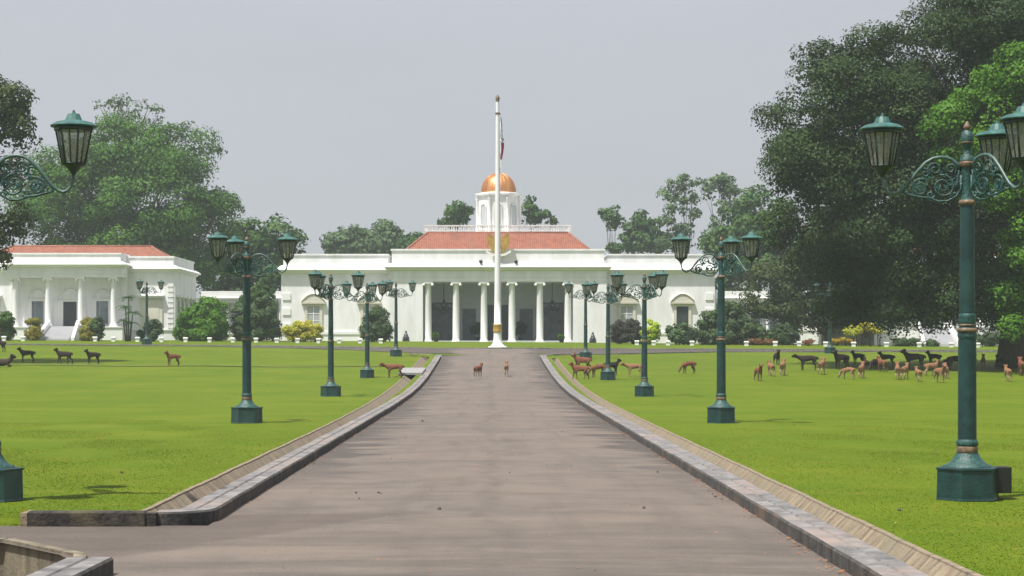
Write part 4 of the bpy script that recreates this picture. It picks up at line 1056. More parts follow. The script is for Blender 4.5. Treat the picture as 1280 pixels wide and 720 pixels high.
# black floodlight box by the near lamp
fl = wroot('floodlight', (PX(1254, 28.6), 28.75, 0))
tag(fl, 'black floodlight box standing on the grass against the foot of the nearest right lamp post', 'floodlight')
X_, Y_, _ = fl.location
b = MB(); b.box(X_-.13, X_+.13, Y_-.14, Y_+.22, .085, .47); b.build('housing', M['black'], fl)
b = MB(); b.tube([(X_-.15, Y_, 0), (X_-.15, Y_, .3)], .015, 6); b.box(X_-.17, X_-.05, Y_-.1, Y_+.1, -.01, .03); b.box(X_-.09, X_-.05, Y_-.08, Y_-.02, .03, .085); b.build('bracket', M['black'], fl)
b = MB(); b.box(X_-.11, X_+.11, Y_+.221, Y_+.228, .11, .45); b.build('lens', M['pane'], fl)

# ------------------------------------------------------------------ white blocks along the far edge of the lawn
bm_ = MB(); bm_.stack(-.17, .17, -.17, .17, [(-.05, 0), (.30, 0), (.33, .05), (.42, .05), (.46, 0)])
bme = bm_.mesh('edge_block'); bme.materials.append(M['trim'])
DB = 184.0
pxs = [5, 29, 119, 142, 172, 202, 232, 262, 291, 320, 346, 372, 398, 424, 450, 476, 796, 817, 835, 865, 900, 933, 969, 999, 1032, 1067, 1108, 1149, 1189, 1222, 1260]
for i, x in enumerate(pxs):
    o = bpy.data.objects.new('edge_block', bme); COL.objects.link(o); X = PX(x, DB); o.location = (X, DB, G(X, DB))
    tag(o, 'small white stone block in the row along the far edge of the palace lawn', 'edge block', 'white blocks along the far lawn edge')

# ------------------------------------------------------------------ foliage
NR = np.random.default_rng(11)
def leaves(points, size, up=0.5, flat=0.7, out=None):
    """quads at the given points with loosely upward normals"""
    n = len(points)
    nrm = NR.normal(size=(n, 3))*(1.0 if out is None else 0.42); nrm[:, 2] += up*(1.6 if out is None else .5)
    if out is not None: nrm += out*1.1
    nrm /= np.linalg.norm(nrm, axis=1)[:, None]
    t = NR.normal(size=(n, 3)); t -= (t*nrm).sum(1)[:, None]*nrm; t /= np.linalg.norm(t, axis=1)[:, None]
    b = np.cross(nrm, t)
    s = size*(0.6+0.8*NR.random(n))[:, None]
    V = np.empty((n, 4, 3))
    V[:, 0] = points-t*s*.5; V[:, 1] = points+b*s*flat*.5+t*s*.05; V[:, 2] = points+t*s*.5; V[:, 3] = points-b*s*flat*.5+t*s*.05
    return V.reshape(-1, 3)
def crown_points(blobs, rc, per, dens=1.0, fill=0.15, lumpy=1.0):
    """blobs: (x,y,z, rx,ry,rz). returns leaf positions + clump centres"""
    out = []; cen = []; dirs = []
    for (x, y, z, rx, ry, rz) in blobs:
        r1 = (rx*ry*rz)**(1/3)
        n = max(5, int(dens*4*math.pi*((rx*ry)**1.6/3+(rx*rz)**1.6/3+(ry*rz)**1.6/3)**(1/1.6)/(rc*rc*1.7)))
        d = NR.normal(size=(n, 3)); d /= np.linalg.norm(d, axis=1)[:, None]
        low = d[:, 2] < -0.5; d[low, 2] *= 0.5
        rad = np.where(NR.random(n) < fill, 0.25+0.5*NR.random(n), 0.80+0.25*NR.random(n))
        c_ = d*rad[:, None]*np.array([rx, ry, rz])+np.array([x, y, z])
        cr_ = rc*(0.45+1.15*NR.random(n)**1.5)*min(1, 0.5+r1/(rc*4))
        cen.append(np.c_[c_, cr_])
        m = np.maximum(6, (1.9*per*(cr_/rc)**2).astype(int))
        idx = np.repeat(np.arange(n), m)
        q = NR.normal(size=(len(idx), 3)); q /= np.linalg.norm(q, axis=1)[:, None]
        q[:, 2] = np.abs(q[:, 2])*np.where(NR.random(len(idx)) < 0.75, 1, -1)*0.8
        dirs.append(q*0.8+d[idx]*0.35)
        q = q*(0.55+0.5*NR.random(len(idx)))[:, None]
        out.append(c_[idx]+q*cr_[idx][:, None])
    return np.concatenate(out), np.concatenate(cen), np.concatenate(dirs)

def make_tree(name, label, cat, D, base_px, blobs_px, leaf, mt, trunk_r, rc=1.2, per=40, dens=1.0, group=None, depth=0.8, fork=None, limbs=14, up=.5, fill=.15, base_y=None, ground=None, bark='bark', seed=1):
    rg = random.Random(seed)
    X0 = PX(base_px, D); z0 = (G(X0, D) if D < 420 else 3.0) if ground is None else ground
    r = wroot(name, (X0, D, z0)); tag(r, label, cat, group)
    k = D/F; blobs = []
    for bl in blobs_px:
        x, y, rx, ry = bl[:4]; dy = bl[4] if len(bl) > 4 else 0; dr = bl[5] if len(bl) > 5 else depth
        blobs.append((PX(x, D), D+dy, PZ(y, D), rx*k, max(min(rx, ry*1.6)*k*dr, 0.5), ry*k))
    pts, cen, drs = crown_points(blobs, rc, per, dens, fill)
    loc = np.array([X0, D, z0])
    ok = pts[:, 2] > z0+0.1
    pts = pts[ok]; drs = drs[ok]
    np_mesh('crown', leaves(pts-loc, leaf, up, out=drs), 4, mt, r)
    # trunk and limbs
    b = MB()
    zc = sorted(q[2] for q in blobs)
    ft = fork if fork is not None else z0+max(1.0, (max(zc)-z0)*0.35)
    tops = []
    n = 7; wx = rg.uniform(-.3, .3)
    mainx = sum(q[0]*q[3] for q in blobs)/sum(q[3] for q in blobs)
    tr = [(X0+(wx*math.sin(i/n*3)), D+wx*.5*math.sin(i/n*2), z0-.3+(ft-z0+.3)*i/n) for i in range(n+1)]
    b.tube(tr, [trunk_r*(1.55 if i == 0 else 1.15 if i == 1 else 1-.35*i/n) for i in range(n+1)], 12)
    top = Vector(tr[-1])
    tg = [Vector(q[:3]) for q in blobs]
    for t in tg:
        mid = top.lerp(t, .5)+Vector((rg.uniform(-.5, .5), rg.uniform(-.5, .5), (t-top).length*0.10))
        rr = trunk_r*.32
        b.tube([top-Vector((0, 0, .3)), mid, t], [rr, rr*.55, rr*.25], 8)
    ci = [cen[j] for j in NR.choice(len(cen), min(len(cen), limbs*4), replace=False)]
    for q in ci:
        p = Vector(q[:3]); s_ = min(tg, key=lambda t: (t-p).length)
        if rg.random() < .4: s_ = top.lerp(s_, .6)
        mid = s_.lerp(p, .5)+Vector((0, 0, (p-s_).length*.12))
        b.tube([s_, mid, p], [trunk_r*.10, trunk_r*.06, trunk_r*.02], 5)
    b.build('trunk', M[bark], r)
    return r

T = make_tree
# the great dark tree on the right
_rb = [(1030, 150, 62, 55), (1108, 104, 70, 52), (1200, 56, 80, 58), (1270, 10, 100, 70), (1010, 240, 55, 55), (1035, 310, 52, 50), (1120, 190, 70, 65), (1210, 140, 80, 70), (1110, 290, 75, 60), (1185, 260, 70, 70), (1240, 330, 70, 62), (1125, 365, 60, 42), (1190, 385, 60, 30), (1320, 200, 90, 120), (1000, 190, 40, 40), (1060, 380, 50, 30), (1390, 120, 90, 150), (1330, 380, 60, 30), (1110, 393, 45, 20), (1160, 396, 45, 18), (1213, 393, 45, 22), (1255, 397, 30, 18), (1150, 340, 60, 40), (1080, 330, 50, 40), (1012, 105, 32, 38), (985, 165, 32, 40), (972, 225, 32, 40), (975, 290, 28, 36), (1070, 78, 36, 28), (1150, 135, 60, 45), (1232, 90, 60, 45), (1150, 40, 34, 26), (1090, 150, 45, 40), (1060, 210, 50, 40), (1190, 200, 50, 40)]
_rb = [q+((-5.5, 1.5)[i % 2],) for i, q in enumerate(_rb)]
T('rain_tree', 'huge dark spreading tree on the right lawn shading the deer herd', 'tree', 132.5, 1268, _rb,
  0.19, LF['dark'], 0.95, rc=1.35, per=185, dens=1.05, fill=.3, depth=1.0, fork=11, limbs=30, seed=3)
T('spreading_tree', 'lower olive-green tree with foliage to the ground, left of the huge dark tree', 'tree', 192, 1036,
  [(968, 378, 40, 38), (1015, 366, 46, 44), (1062, 368, 44, 44), (1005, 400, 40, 18), (1058, 400, 36, 18), (985, 350, 26, 24), (1035, 335, 34, 26)],
  0.27, LF['dark2'], 0.35, rc=1.1, per=80, fill=.3, depth=.8, limbs=8, seed=4)
T('fresh_green_tree', 'bright fresh-green leafy tree in front of the huge dark tree at the right edge', 'tree', 121, 1345,
  [(1190, 150, 34, 26), (1232, 118, 40, 32), (1275, 92, 40, 36), (1250, 175, 50, 38), (1200, 190, 28, 22), (1262, 245, 46, 36, 0), (1285, 310, 40, 40), (1245, 212, 30, 22), (1275, 380, 30, 26, 1), (1262, 415, 20, 14), (1330, 180, 60, 90), (1340, 320, 60, 70), (1166, 162, 18, 12), (1222, 128, 24, 18)],
  0.21, LF['bright'], 0.5, rc=0.95, per=100, fill=.3, depth=.7, limbs=16, dens=.95, seed=5, fork=8)
T('overhanging_tree', 'dark tree reaching into the photo at the left edge above the pavilion roof', 'tree', 130, -120,
  [(-10, 135, 38, 32), (12, 165, 24, 28), (-5, 215, 30, 30), (5, 270, 26, 22), (20, 292, 16, 12), (-20, 300, 30, 20), (-70, 120, 60, 60), (-80, 220, 60, 60), (-60, 300, 50, 30), (28, 130, 12, 10), (2, 325, 8, 8)],
  0.25, LF['dark2'], 0.7, rc=0.9, per=64, depth=.8, limbs=14, seed=6, fork=9)
# trees behind the palace, left to right
back = 'trees behind the palace'
T('broad_tree', 'massive round green tree behind the left pavilion with sparse twigs on top', 'tree', 242, 170,
  [(95, 215, 50, 40), (160, 195, 60, 42), (215, 205, 50, 42), (120, 265, 75, 50), (205, 265, 62, 50), (262, 250, 30, 30), (255, 300, 36, 40), (60, 260, 40, 50), (150, 320, 100, 40), (235, 335, 50, 40), (75, 320, 50, 40), (282, 262, 14, 10)],
  0.33, LF['mid2'], 1.0, rc=2.0, per=175, fill=.3, depth=.7, group=back, limbs=14, seed=7)
T('twiggy_tree', 'thin open tree top rising above the massive round tree at the left', 'tree', 248, 160,
  [(128, 132, 14, 6), (150, 128, 14, 10), (165, 145, 18, 12), (185, 135, 12, 12), (196, 150, 12, 12), (155, 165, 26, 10), (236, 160, 8, 10), (244, 172, 10, 8), (275, 188, 8, 5)],
  0.36, LF['pale'], 0.6, rc=1.0, per=15, depth=.8, dens=.75, fork=23, limbs=22, group=back, seed=8)
T('green_tree', 'green tree behind the gallery, right of the massive round tree', 'tree', 255, 325,
  [(318, 300, 30, 24), (345, 300, 24, 24), (300, 330, 30, 34), (340, 340, 32, 34), (360, 322, 14, 22), (310, 370, 30, 30), (284, 360, 30, 40)],
  0.6, LF['mid'], 0.4, rc=1.5, per=40, group=back, limbs=8, seed=9)
T('round_tree', 'grey-green round tree behind the palace left wing, nearest the gap of sky', 'tree', 330, 436,
  [(436, 304, 28, 20), (420, 312, 16, 14), (452, 310, 18, 16)], 0.7, LF['pale'], 0.3, rc=1.5, per=40, group=back, limbs=6, seed=10)
T('round_tree', 'taller grey-green tree behind the palace left wing, right of the round one', 'tree', 330, 486,
  [(482, 298, 20, 20), (496, 294, 10, 14), (470, 306, 14, 14), (488, 312, 24, 12)], 0.7, LF['pale'], 0.3, rc=1.4, per=40, group=back, limbs=6, seed=11)
T('round_tree', 'small green tree just left of the red palace roof', 'tree', 320, 514,
  [(514, 302, 14, 12), (505, 308, 12, 8)], 0.65, LF['mid'], 0.25, rc=1.2, per=36, group=back, limbs=4, seed=12)
T('leafy_tree', 'small leafy tree left of the domed turret', 'tree', 290, 574,
  [(567, 265, 12, 11), (580, 261, 10, 9), (586, 272, 9, 9), (566, 278, 14, 8)], 0.55, LF['mid'], 0.25, rc=1.1, per=34, group=back, limbs=4, seed=13, dens=.9)
T('leafy_tree', 'small green tree right of the domed turret', 'tree', 290, 668,
  [(660, 262, 10, 10), (676, 266, 11, 10), (668, 274, 18, 8), (660, 253, 7, 6), (690, 277, 4, 4)], 0.55, LF['mid'], 0.25, rc=1.1, per=36, group=back, limbs=4, seed=14)
T('slender_tree', 'slender tree with one tuft on a bare stem right of the palace roof', 'tree', 300, 768,
  [(764, 272, 12, 12), (758, 266, 8, 6), (770, 284, 7, 6)], 0.5, LF['mid'], 0.22, rc=1.0, per=34, group=back, limbs=4, fork=None, seed=15)
T('bushy_tree', 'clumpy green tree behind the right wing beside the slender tree', 'tree', 310, 805,
  [(803, 280, 14, 14), (786, 292, 12, 12), (818, 288, 10, 12), (800, 305, 26, 14), (778, 310, 14, 9), (826, 306, 16, 14)], 0.6, LF['mid'], 0.3, rc=1.1, per=36, group=back, limbs=6, seed=16, dens=.9)
T('lacy_tree', 'tall lacy see-through tree behind the right wing', 'tree', 300, 858,
  [(850, 232, 14, 12), (836, 244, 12, 10), (866, 228, 12, 8), (860, 248, 12, 10), (842, 264, 12, 9), (868, 268, 10, 9), (832, 278, 9, 7), (852, 290, 16, 9), (846, 306, 20, 10)], 0.5, LF['pale'], 0.32, rc=1.0, per=24, dens=.75, group=back, limbs=12, seed=17, fill=.3)
T('lacy_tree', 'tall lacy tree between the see-through tree and the dark trees at the right', 'tree', 290, 905,
  [(900, 228, 14, 10), (888, 244, 10, 10), (914, 240, 14, 12), (934, 238, 10, 10), (905, 262, 12, 8), (932, 256, 16, 10), (892, 280, 9, 9), (898, 300, 20, 12)], 0.5, LF['pale'], 0.34, rc=1.0, per=26, dens=.8, group=back, limbs=12, seed=18, fill=.3)
T('green_tree', 'full green tree behind the right wing touching the huge dark tree', 'tree', 262, 945,
  [(925, 290, 28, 24), (958, 280, 30, 40), (905, 315, 26, 20), (950, 330, 44, 34), (925, 370, 30, 40), (975, 400, 30, 30), (895, 395, 16, 22)], 0.6, LF['mid'], 0.4, rc=1.4, per=42, group=back, limbs=8, seed=19)
T('green_tree', 'green tree glimpsed through the huge dark tree at the right', 'tree', 262, 1120,
  [(1020, 300, 60, 50), (1100, 310, 60, 50), (1190, 300, 70, 60)], 0.7, LF['mid'], 0.5, rc=1.8, per=38, group=back, limbs=6, seed=20, dens=.7)

# shrubs
def bush(name, label, D, blobs, leaf, mt, rc=.35, per=34, group=None, cat='shrub', dens=1.0, up=.5):
    x = sum(b_[0] for b_ in blobs)/len(blobs)
    rg = random.Random(int(x)); X0 = PX(x, D); z0 = G(X0, D); k = D/F
    r = wroot(name, (X0, D, z0)); tag(r, label, cat, group)
    gy = CY+F*(EYE-z0)/D
    blobs = list(blobs)+[(a_, (b2+gy)/2+1, rx*.9, max((gy-b2)/2, 2)) for a_, b2, rx, ry in blobs if b2+ry < gy+3 and name not in ('flower_bed', 'yellow_shrub')]
    bl = [(PX(a, D), D+rg.uniform(-.2, .2), PZ(b_, D), rx*k, max(rx, ry)*k*.8, ry*k) for a, b_, rx, ry in blobs]
    pts, cen, drs = crown_points(bl, rc, per, dens, .25)
    ok = pts[:, 2] > z0+.02
    np_mesh('foliage', leaves(pts[ok]-np.array([X0, D, z0]), leaf, up, out=drs[ok]), 4, mt, r)
    b = MB()
    for q in bl:
        for j in range(3):
            b.tube([(q[0]+rg.uniform(-.2, .2), q[1], z0-.1), (q[0]+rg.uniform(-.3, .3), q[1], q[2])], [.05, .03], 5)
    b.build('stems', M['bark'], r)
    return r
bush('round_bush', 'large rounded green bush between the left pavilion and the second left lamp post', 190, [(240, 398, 15, 20), (262, 392, 20, 17), (250, 412, 24, 12), (272, 408, 12, 14), (228, 412, 10, 10)], .24, LF['bright'], rc=.5, per=50)
bush('dark_bush', 'dark green bush behind the second left lamp post beside the gallery', 192, [(305, 400, 12, 20), (325, 395, 18, 22), (340, 410, 12, 14), (312, 415, 20, 10)], .22, LF['shrub'], rc=.5, per=46)
bush('climbing_bush', 'tall green bush rising behind the second left lamp post to the gallery roof', 208, [(318, 375, 14, 16), (332, 365, 12, 14), (308, 385, 10, 16)], .24, LF['mid'], rc=.5, per=44)
bush('yellow_bush', 'bright yellow leafy bush before the palace left wing', 190, [(366, 412, 12, 8), (380, 408, 10, 6), (394, 413, 9, 7)], .16, LF['yellow'], rc=.35, per=44)
bush('dark_shrub', 'dark green shrub beside the fourth left lamp post before the palace wall', 192, [(470, 398, 12, 12), (465, 412, 14, 11), (480, 410, 10, 13)], .2, LF['shrub'], rc=.4, per=44)
bush('maroon_bush', 'broad dark bronze-green bush before the palace right wing', 190, [(775, 414, 12, 11), (790, 412, 14, 10), (800, 418, 8, 8)], .17, LF['redleaf'], rc=.35, per=46)
bush('lime_bush', 'round lime-green bush just right of the third right lamp post', 189, [(814, 411, 10, 9), (808, 416, 7, 7)], .16, LF['lime'], rc=.3, per=44)
bush('spiky_shrub', 'grey-green shrub under the dark window of the right wing', 188, [(848, 414, 13, 9), (862, 417, 10, 8)], .2, LF['pale'], rc=.35, per=34, up=1)
bush('dark_shrub', 'tall dark green shrub at the corner of the palace right wing, beyond its quoins', 190, [(890, 408, 16, 18), (912, 400, 18, 20), (930, 412, 16, 14), (900, 420, 26, 8)], .24, LF['shrub'], rc=.45, per=46)
bush('clipped_bush', 'clipped olive bush left of the pavilion steps, upper one', 188.2, [(43, 403, 10, 4.5)], .09, LF['olive'], rc=.22, per=46)
bush('clipped_bush', 'clipped olive bush left of the pavilion steps, lower one beside the shrub', 187.0, [(42, 416, 11, 7)], .09, LF['olive'], rc=.22, per=46)
bush('clipped_bush', 'clipped olive bush right of the pavilion steps, upper one', 188.2, [(110, 403, 9, 5)], .09, LF['olive'], rc=.22, per=46)
bush('clipped_bush', 'clipped olive bush right of the pavilion steps, lower one', 187.0, [(110, 416, 10, 8)], .09, LF['olive'], rc=.22, per=46)
bush('green_shrub', 'leafy green shrub at the left photo edge before the pavilion', 186, [(5, 402, 12, 9), (-2, 415, 16, 9)], .18, LF['mid'], rc=.35, per=42)
bush('green_shrub', 'dark green shrub right of the pavilion steps beside the clipped bushes', 187.5, [(120, 410, 8, 10), (122, 400, 5, 6)], .16, LF['shrub'], rc=.3, per=42)
bush('green_shrub', 'dark green shrub right of the small distant lamp post', 187, [(192, 411, 9, 11), (184, 416, 9, 8)], .18, LF['shrub'], rc=.3, per=42)
# feathery palm left of the small lamp
pm = wroot('palm', (PX(160, 186), 186, G(PX(160, 186), 186))); tag(pm, 'feathery dark palm left of the small distant lamp post before the pavilion', 'palm')
b = MB(); fo = MB(); rg = random.Random(9); X0, Y0, Z0 = pm.location; kk = 186/F
for j, (dx, hy) in enumerate(((-3, 378), (1, 366), (6, 385), (-6, 395), (4, 398))):
    tx_, tz_ = X0+dx*kk, PZ(hy+6, 186); b.tube([(X0+dx*kk*.4, Y0, Z0-.1), (tx_, Y0, tz_)], [.08, .05], 6)
    for i in range(11):
        a = rg.uniform(0, 6.28); l = rg.uniform(.7, 1.15); el = rg.uniform(.3, 1.1)
        pts = [Vector((tx_+math.cos(a)*l*t*math.cos(el*(1-t*.4)), Y0+math.sin(a)*l*t, tz_+l*(math.sin(el)*t-0.75*t*t))) for t in (0, .25, .5, .75, 1)]
        fo.tube(pts, [.015, .015, .012, .01, .005], 4)
        for q in range(1, 5):
            for u in range(3):
                p = pts[q-1].lerp(pts[q], u/3); d = (pts[q]-pts[q-1]).normalized(); n_ = Vector((-d.y, d.x, 0)); n_ = n_.normalized() if n_.length > .01 else Vector((1, 0, 0))
                for s in (-1, 1):
                    e_ = p+n_*s*.26+d*.12+Vector((0, 0, -.10)); fo.add([p, p+d*.05, e_], [(0, 1, 2)])
b.build('stems', M['bark'], pm); fo.build('fronds', LF['mid'], pm)
# flower beds at the right
bush('flower_bed', 'bed of orange flowers under the trees at the right behind the white blocks', 188, [(1045, 426.5, 7, 3), (1056, 426, 8, 3), (1064, 428, 6, 2.5)], .10, LF['orange'], rc=.2, per=30, cat='flower bed')
bush('flower_bed', 'bed of dull red flowers behind the white blocks left of the orange ones', 188, [(945, 428, 10, 3), (962, 428, 8, 3), (1010, 428, 8, 3)], .09, LF['redfl'], rc=.2, per=30, cat='flower bed')
bush('yellow_shrub', 'tall yellow-green shrub under the huge dark tree right of the distant lamp post', 185.5, [(1068, 414, 10, 7), (1088, 411, 9, 6), (1100, 414, 7, 5), (1078, 408, 7, 5)], .16, LF['yellow'], rc=.3, per=28, dens=.8)
bush('low_hedge', 'low dark hedge piece behind the white blocks right of the yellow-green shrub', 188, [(1128, 428, 10, 5), (1146, 428, 9, 4.5), (1165, 429, 8, 4)], .12, LF['shrub'], rc=.25, per=34)
bush('dark_shrub', 'dark shrub mass behind the white blocks at the left of the herd', 190, [(950, 420, 16, 10), (980, 418, 18, 12)], .2, LF['shrub'], rc=.4, per=40)
bush('dark_shrub', 'dark shrub behind the trunk of the huge tree at the right edge', 190, [(1235, 424, 12, 7), (1258, 418, 12, 13), (1275, 414, 12, 16)], .2, LF['shrub'], rc=.4, per=40)
# potted plants of the porch
def pot(x, ytop, ybot, D, lab, name='potted_plant', mt='shrub', w_=9, z=None):
    k = D/F; X = PX(x, D); zb = PZ(ybot, D) if z is None else z
    r = wroot(name, (X, D, zb)); tag(r, lab, 'potted plant')
    b = MB(); b.lathe([(.18, 0), (.24, .1), (.3, .38), (.33, .42), (.28, .42)], 12, (X, D, zb)); b.build('pot', M['dark'], r)
    H = (ybot-ytop)*k-.42
    pts, _c, _d = crown_points([(X, D, zb+.42+H*.5, w_*k*.5, w_*k*.5, H*.5)], .28, 34)
    np_mesh('foliage', leaves(pts-np.array([X, D, zb]), .16, .3), 4, LF[mt], r)
pz = gz_p = G(0, P0)+0.155
pot(597, 393, 414, P0+5.0, 'dark round potted plant left of the central palace doorway', w_=13, z=pz)
pot(651, 393, 414, P0+5.0, 'dark round potted plant right of the central palace doorway', w_=13, z=pz)
pot(545, 418, 427, 198.3, 'small bright green plant at the foot of the leftmost portico column', mt='bright', w_=9, z=G(-5, 198.3))
pot(702, 418, 427, 198.3, 'small bright green plant at the foot of the rightmost portico column', mt='bright', w_=8, z=G(7, 198.3))
# dark sculptures flanking the portico
def sculpture(x, lab):
    D = 198.6; X = PX(x, D); z = G(X, D); r = wroot('sculpture', (X, D, z)); tag(r, lab, 'sculpture', 'dark seated sculptures flanking the portico')
    b = MB(); b.stack(X-.36, X+.36, D-.3, D+.3, [(z-.1, 0), (z+.22, 0), (z+.26, -.04)]); b.build('pedestal', M['dark'], r)
    b = MB(); b.lathe([(.34, 0), (.36, .12), (.26, .25), (.22, .42), (.15, .55), (.09, .6), (.12, .68), (.10, .78), (.03, .86)], 14, (X, D, z+.262)); b.build('figure', M['dark'], r)
sculpture(507.5, 'dark stone sculpture on a low pedestal before the left flank of the portico')
sculpture(741, 'dark stone sculpture on a low pedestal before the right flank of the portico')

# ------------------------------------------------------------------ deer
def skin_mesh(name, verts, edges, rads, root=0):
    me = bpy.data.meshes.new(name); me.from_pydata(verts, edges, []); o = bpy.data.objects.new(name, me); COL.objects.link(o)
    m = o.modifiers.new('s', 'SKIN'); m.use_smooth_shade = True
    lay = me.skin_vertices[0].data
    for i, r_ in enumerate(rads): lay[i].radius = (r_ if isinstance(r_, tuple) else (r_, r_))
    lay[root].use_root = True
    o.modifiers.new('u', 'SUBSURF').levels = 1
    dg = bpy.context.evaluated_depsgraph_get(); out = bpy.data.meshes.new_from_object(o.evaluated_get(dg)); out.name = name
    bpy.data.objects.remove(o); out.polygons.foreach_set('use_smooth', [True]*len(out.polygons))
    return out
def deer_mesh(pose):
    V = []; E = []; Rr = []
    def v(x, y, z, r_, par=None):
        V.append((x, y, z)); Rr.append(r_); i = len(V)-1
        if par is not None: E.append((par, i))
        return i
    lie = pose == 'lying'; dz = -0.50 if lie else 0
    pel = v(-.40, 0, .78+dz, (.18, .20)); bel = v(-.04, 0, .74+dz, (.185, .205), pel); che = v(.32, 0, .76+dz, (.165, .205), bel)
    if pose == 'grazing':
        n1 = v(.54, 0, .70, .14, che); n2 = v(.72, 0, .44, .10, n1); hd = v(.80, 0, .26, .105, n2); mz = v(.90, 0, .09, .055, hd)
        ears = [(.76, .13, .36), (.76, -.13, .36)]
    elif pose == 'low':
        n1 = v(.52, 0, .80, .14, che); n2 = v(.72, 0, .88, .10, n1); hd = v(.86, 0, .93, .10, n2); mz = v(1.05, 0, .86, .055, hd)
        ears = [(.80, .15, 1.02), (.80, -.15, 1.02)]
    else:
        n1 = v(.46, 0, .87+dz, .15, che); n2 = v(.55, 0, 1.00+dz, .105, n1); hd = v(.62, 0, 1.11+dz, .105, n2); mz = v(.82, 0, 1.03+dz, .055, hd)
        ears = [(.53, .16, 1.20+dz), (.53, -.16, 1.20+dz)]
    for e_ in ears: v(*e_, .04, hd)
    t1 = v(-.60, 0, .82+dz, .06, pel); v(-.66, 0, .66+dz, .04, t1)
    for i, s in enumerate((-1, 1)):
        w_ = {'walking': .13*s, 'running': .22*s}.get(pose, .02*s)
        if lie:
            a = v(-.30, s*.17, .20, .09, pel); bb = v(-.08, s*.2, .08, .05, a); cc = v(-.38, s*.2, .05, .03, bb); v(-.28, s*.2, .04, .02, cc)
            a = v(.32, s*.12, .16, .06, che); bb = v(.52, s*.13, .06, .035, a); v(.34, s*.13, .04, .022, bb)
        else:
            a = v(-.40, s*.12, .60, .13, pel); bb = v(-.34+w_*.5, s*.12, .48, .085, a); cc = v(-.49+w_, s*.12, .30, .045, bb); dd = v(-.46+w_*1.2, s*.12, .07, .034, cc); v(-.42+w_*1.2, s*.12, .015, .034, dd)
            w2 = -w_
            a = v(.33+w2*.3, s*.11, .57, .09, che); bb = v(.35+w2*.7, s*.10, .36, .050, a); cc = v(.35+w2*1.1, s*.10, .07, .034, bb); v(.39+w2*1.1, s*.10, .015, .034, cc)
    return skin_mesh('deer', V, E, Rr, bel)
DM = {}
for pose in ('standing', 'grazing', 'walking', 'low', 'lying', 'running'):
    DM[pose] = deer_mesh(pose if pose != 'running' else 'running')
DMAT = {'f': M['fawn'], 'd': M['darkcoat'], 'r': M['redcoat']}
_dm = {}
def dmesh(pose, col):
    if (pose, col) not in _dm:
        me = DM[pose].copy(); me.materials.clear(); me.materials.append(DMAT[col]); _dm[(pose, col)] = me
    return _dm[(pose, col)]
am_ = MB()
for s in (-1, 1):
    am_.tube([(.58, s*.05, 1.16), (.50, s*.14, 1.35), (.46, s*.22, 1.55), (.56, s*.24, 1.73)], [.022, .018, .014, .006], 6)
    am_.tube([(.54, s*.09, 1.27), (.68, s*.12, 1.39)], [.015, .005], 5); am_.tube([(.47, s*.21, 1.53), (.38, s*.24, 1.67)], [.013, .005], 5)
ame_ = am_.mesh('antlers'); ame_.materials.append(M['antler'])
LEFT, RIGHT, AWAY, TOWARD = 180, 0, 90, -90
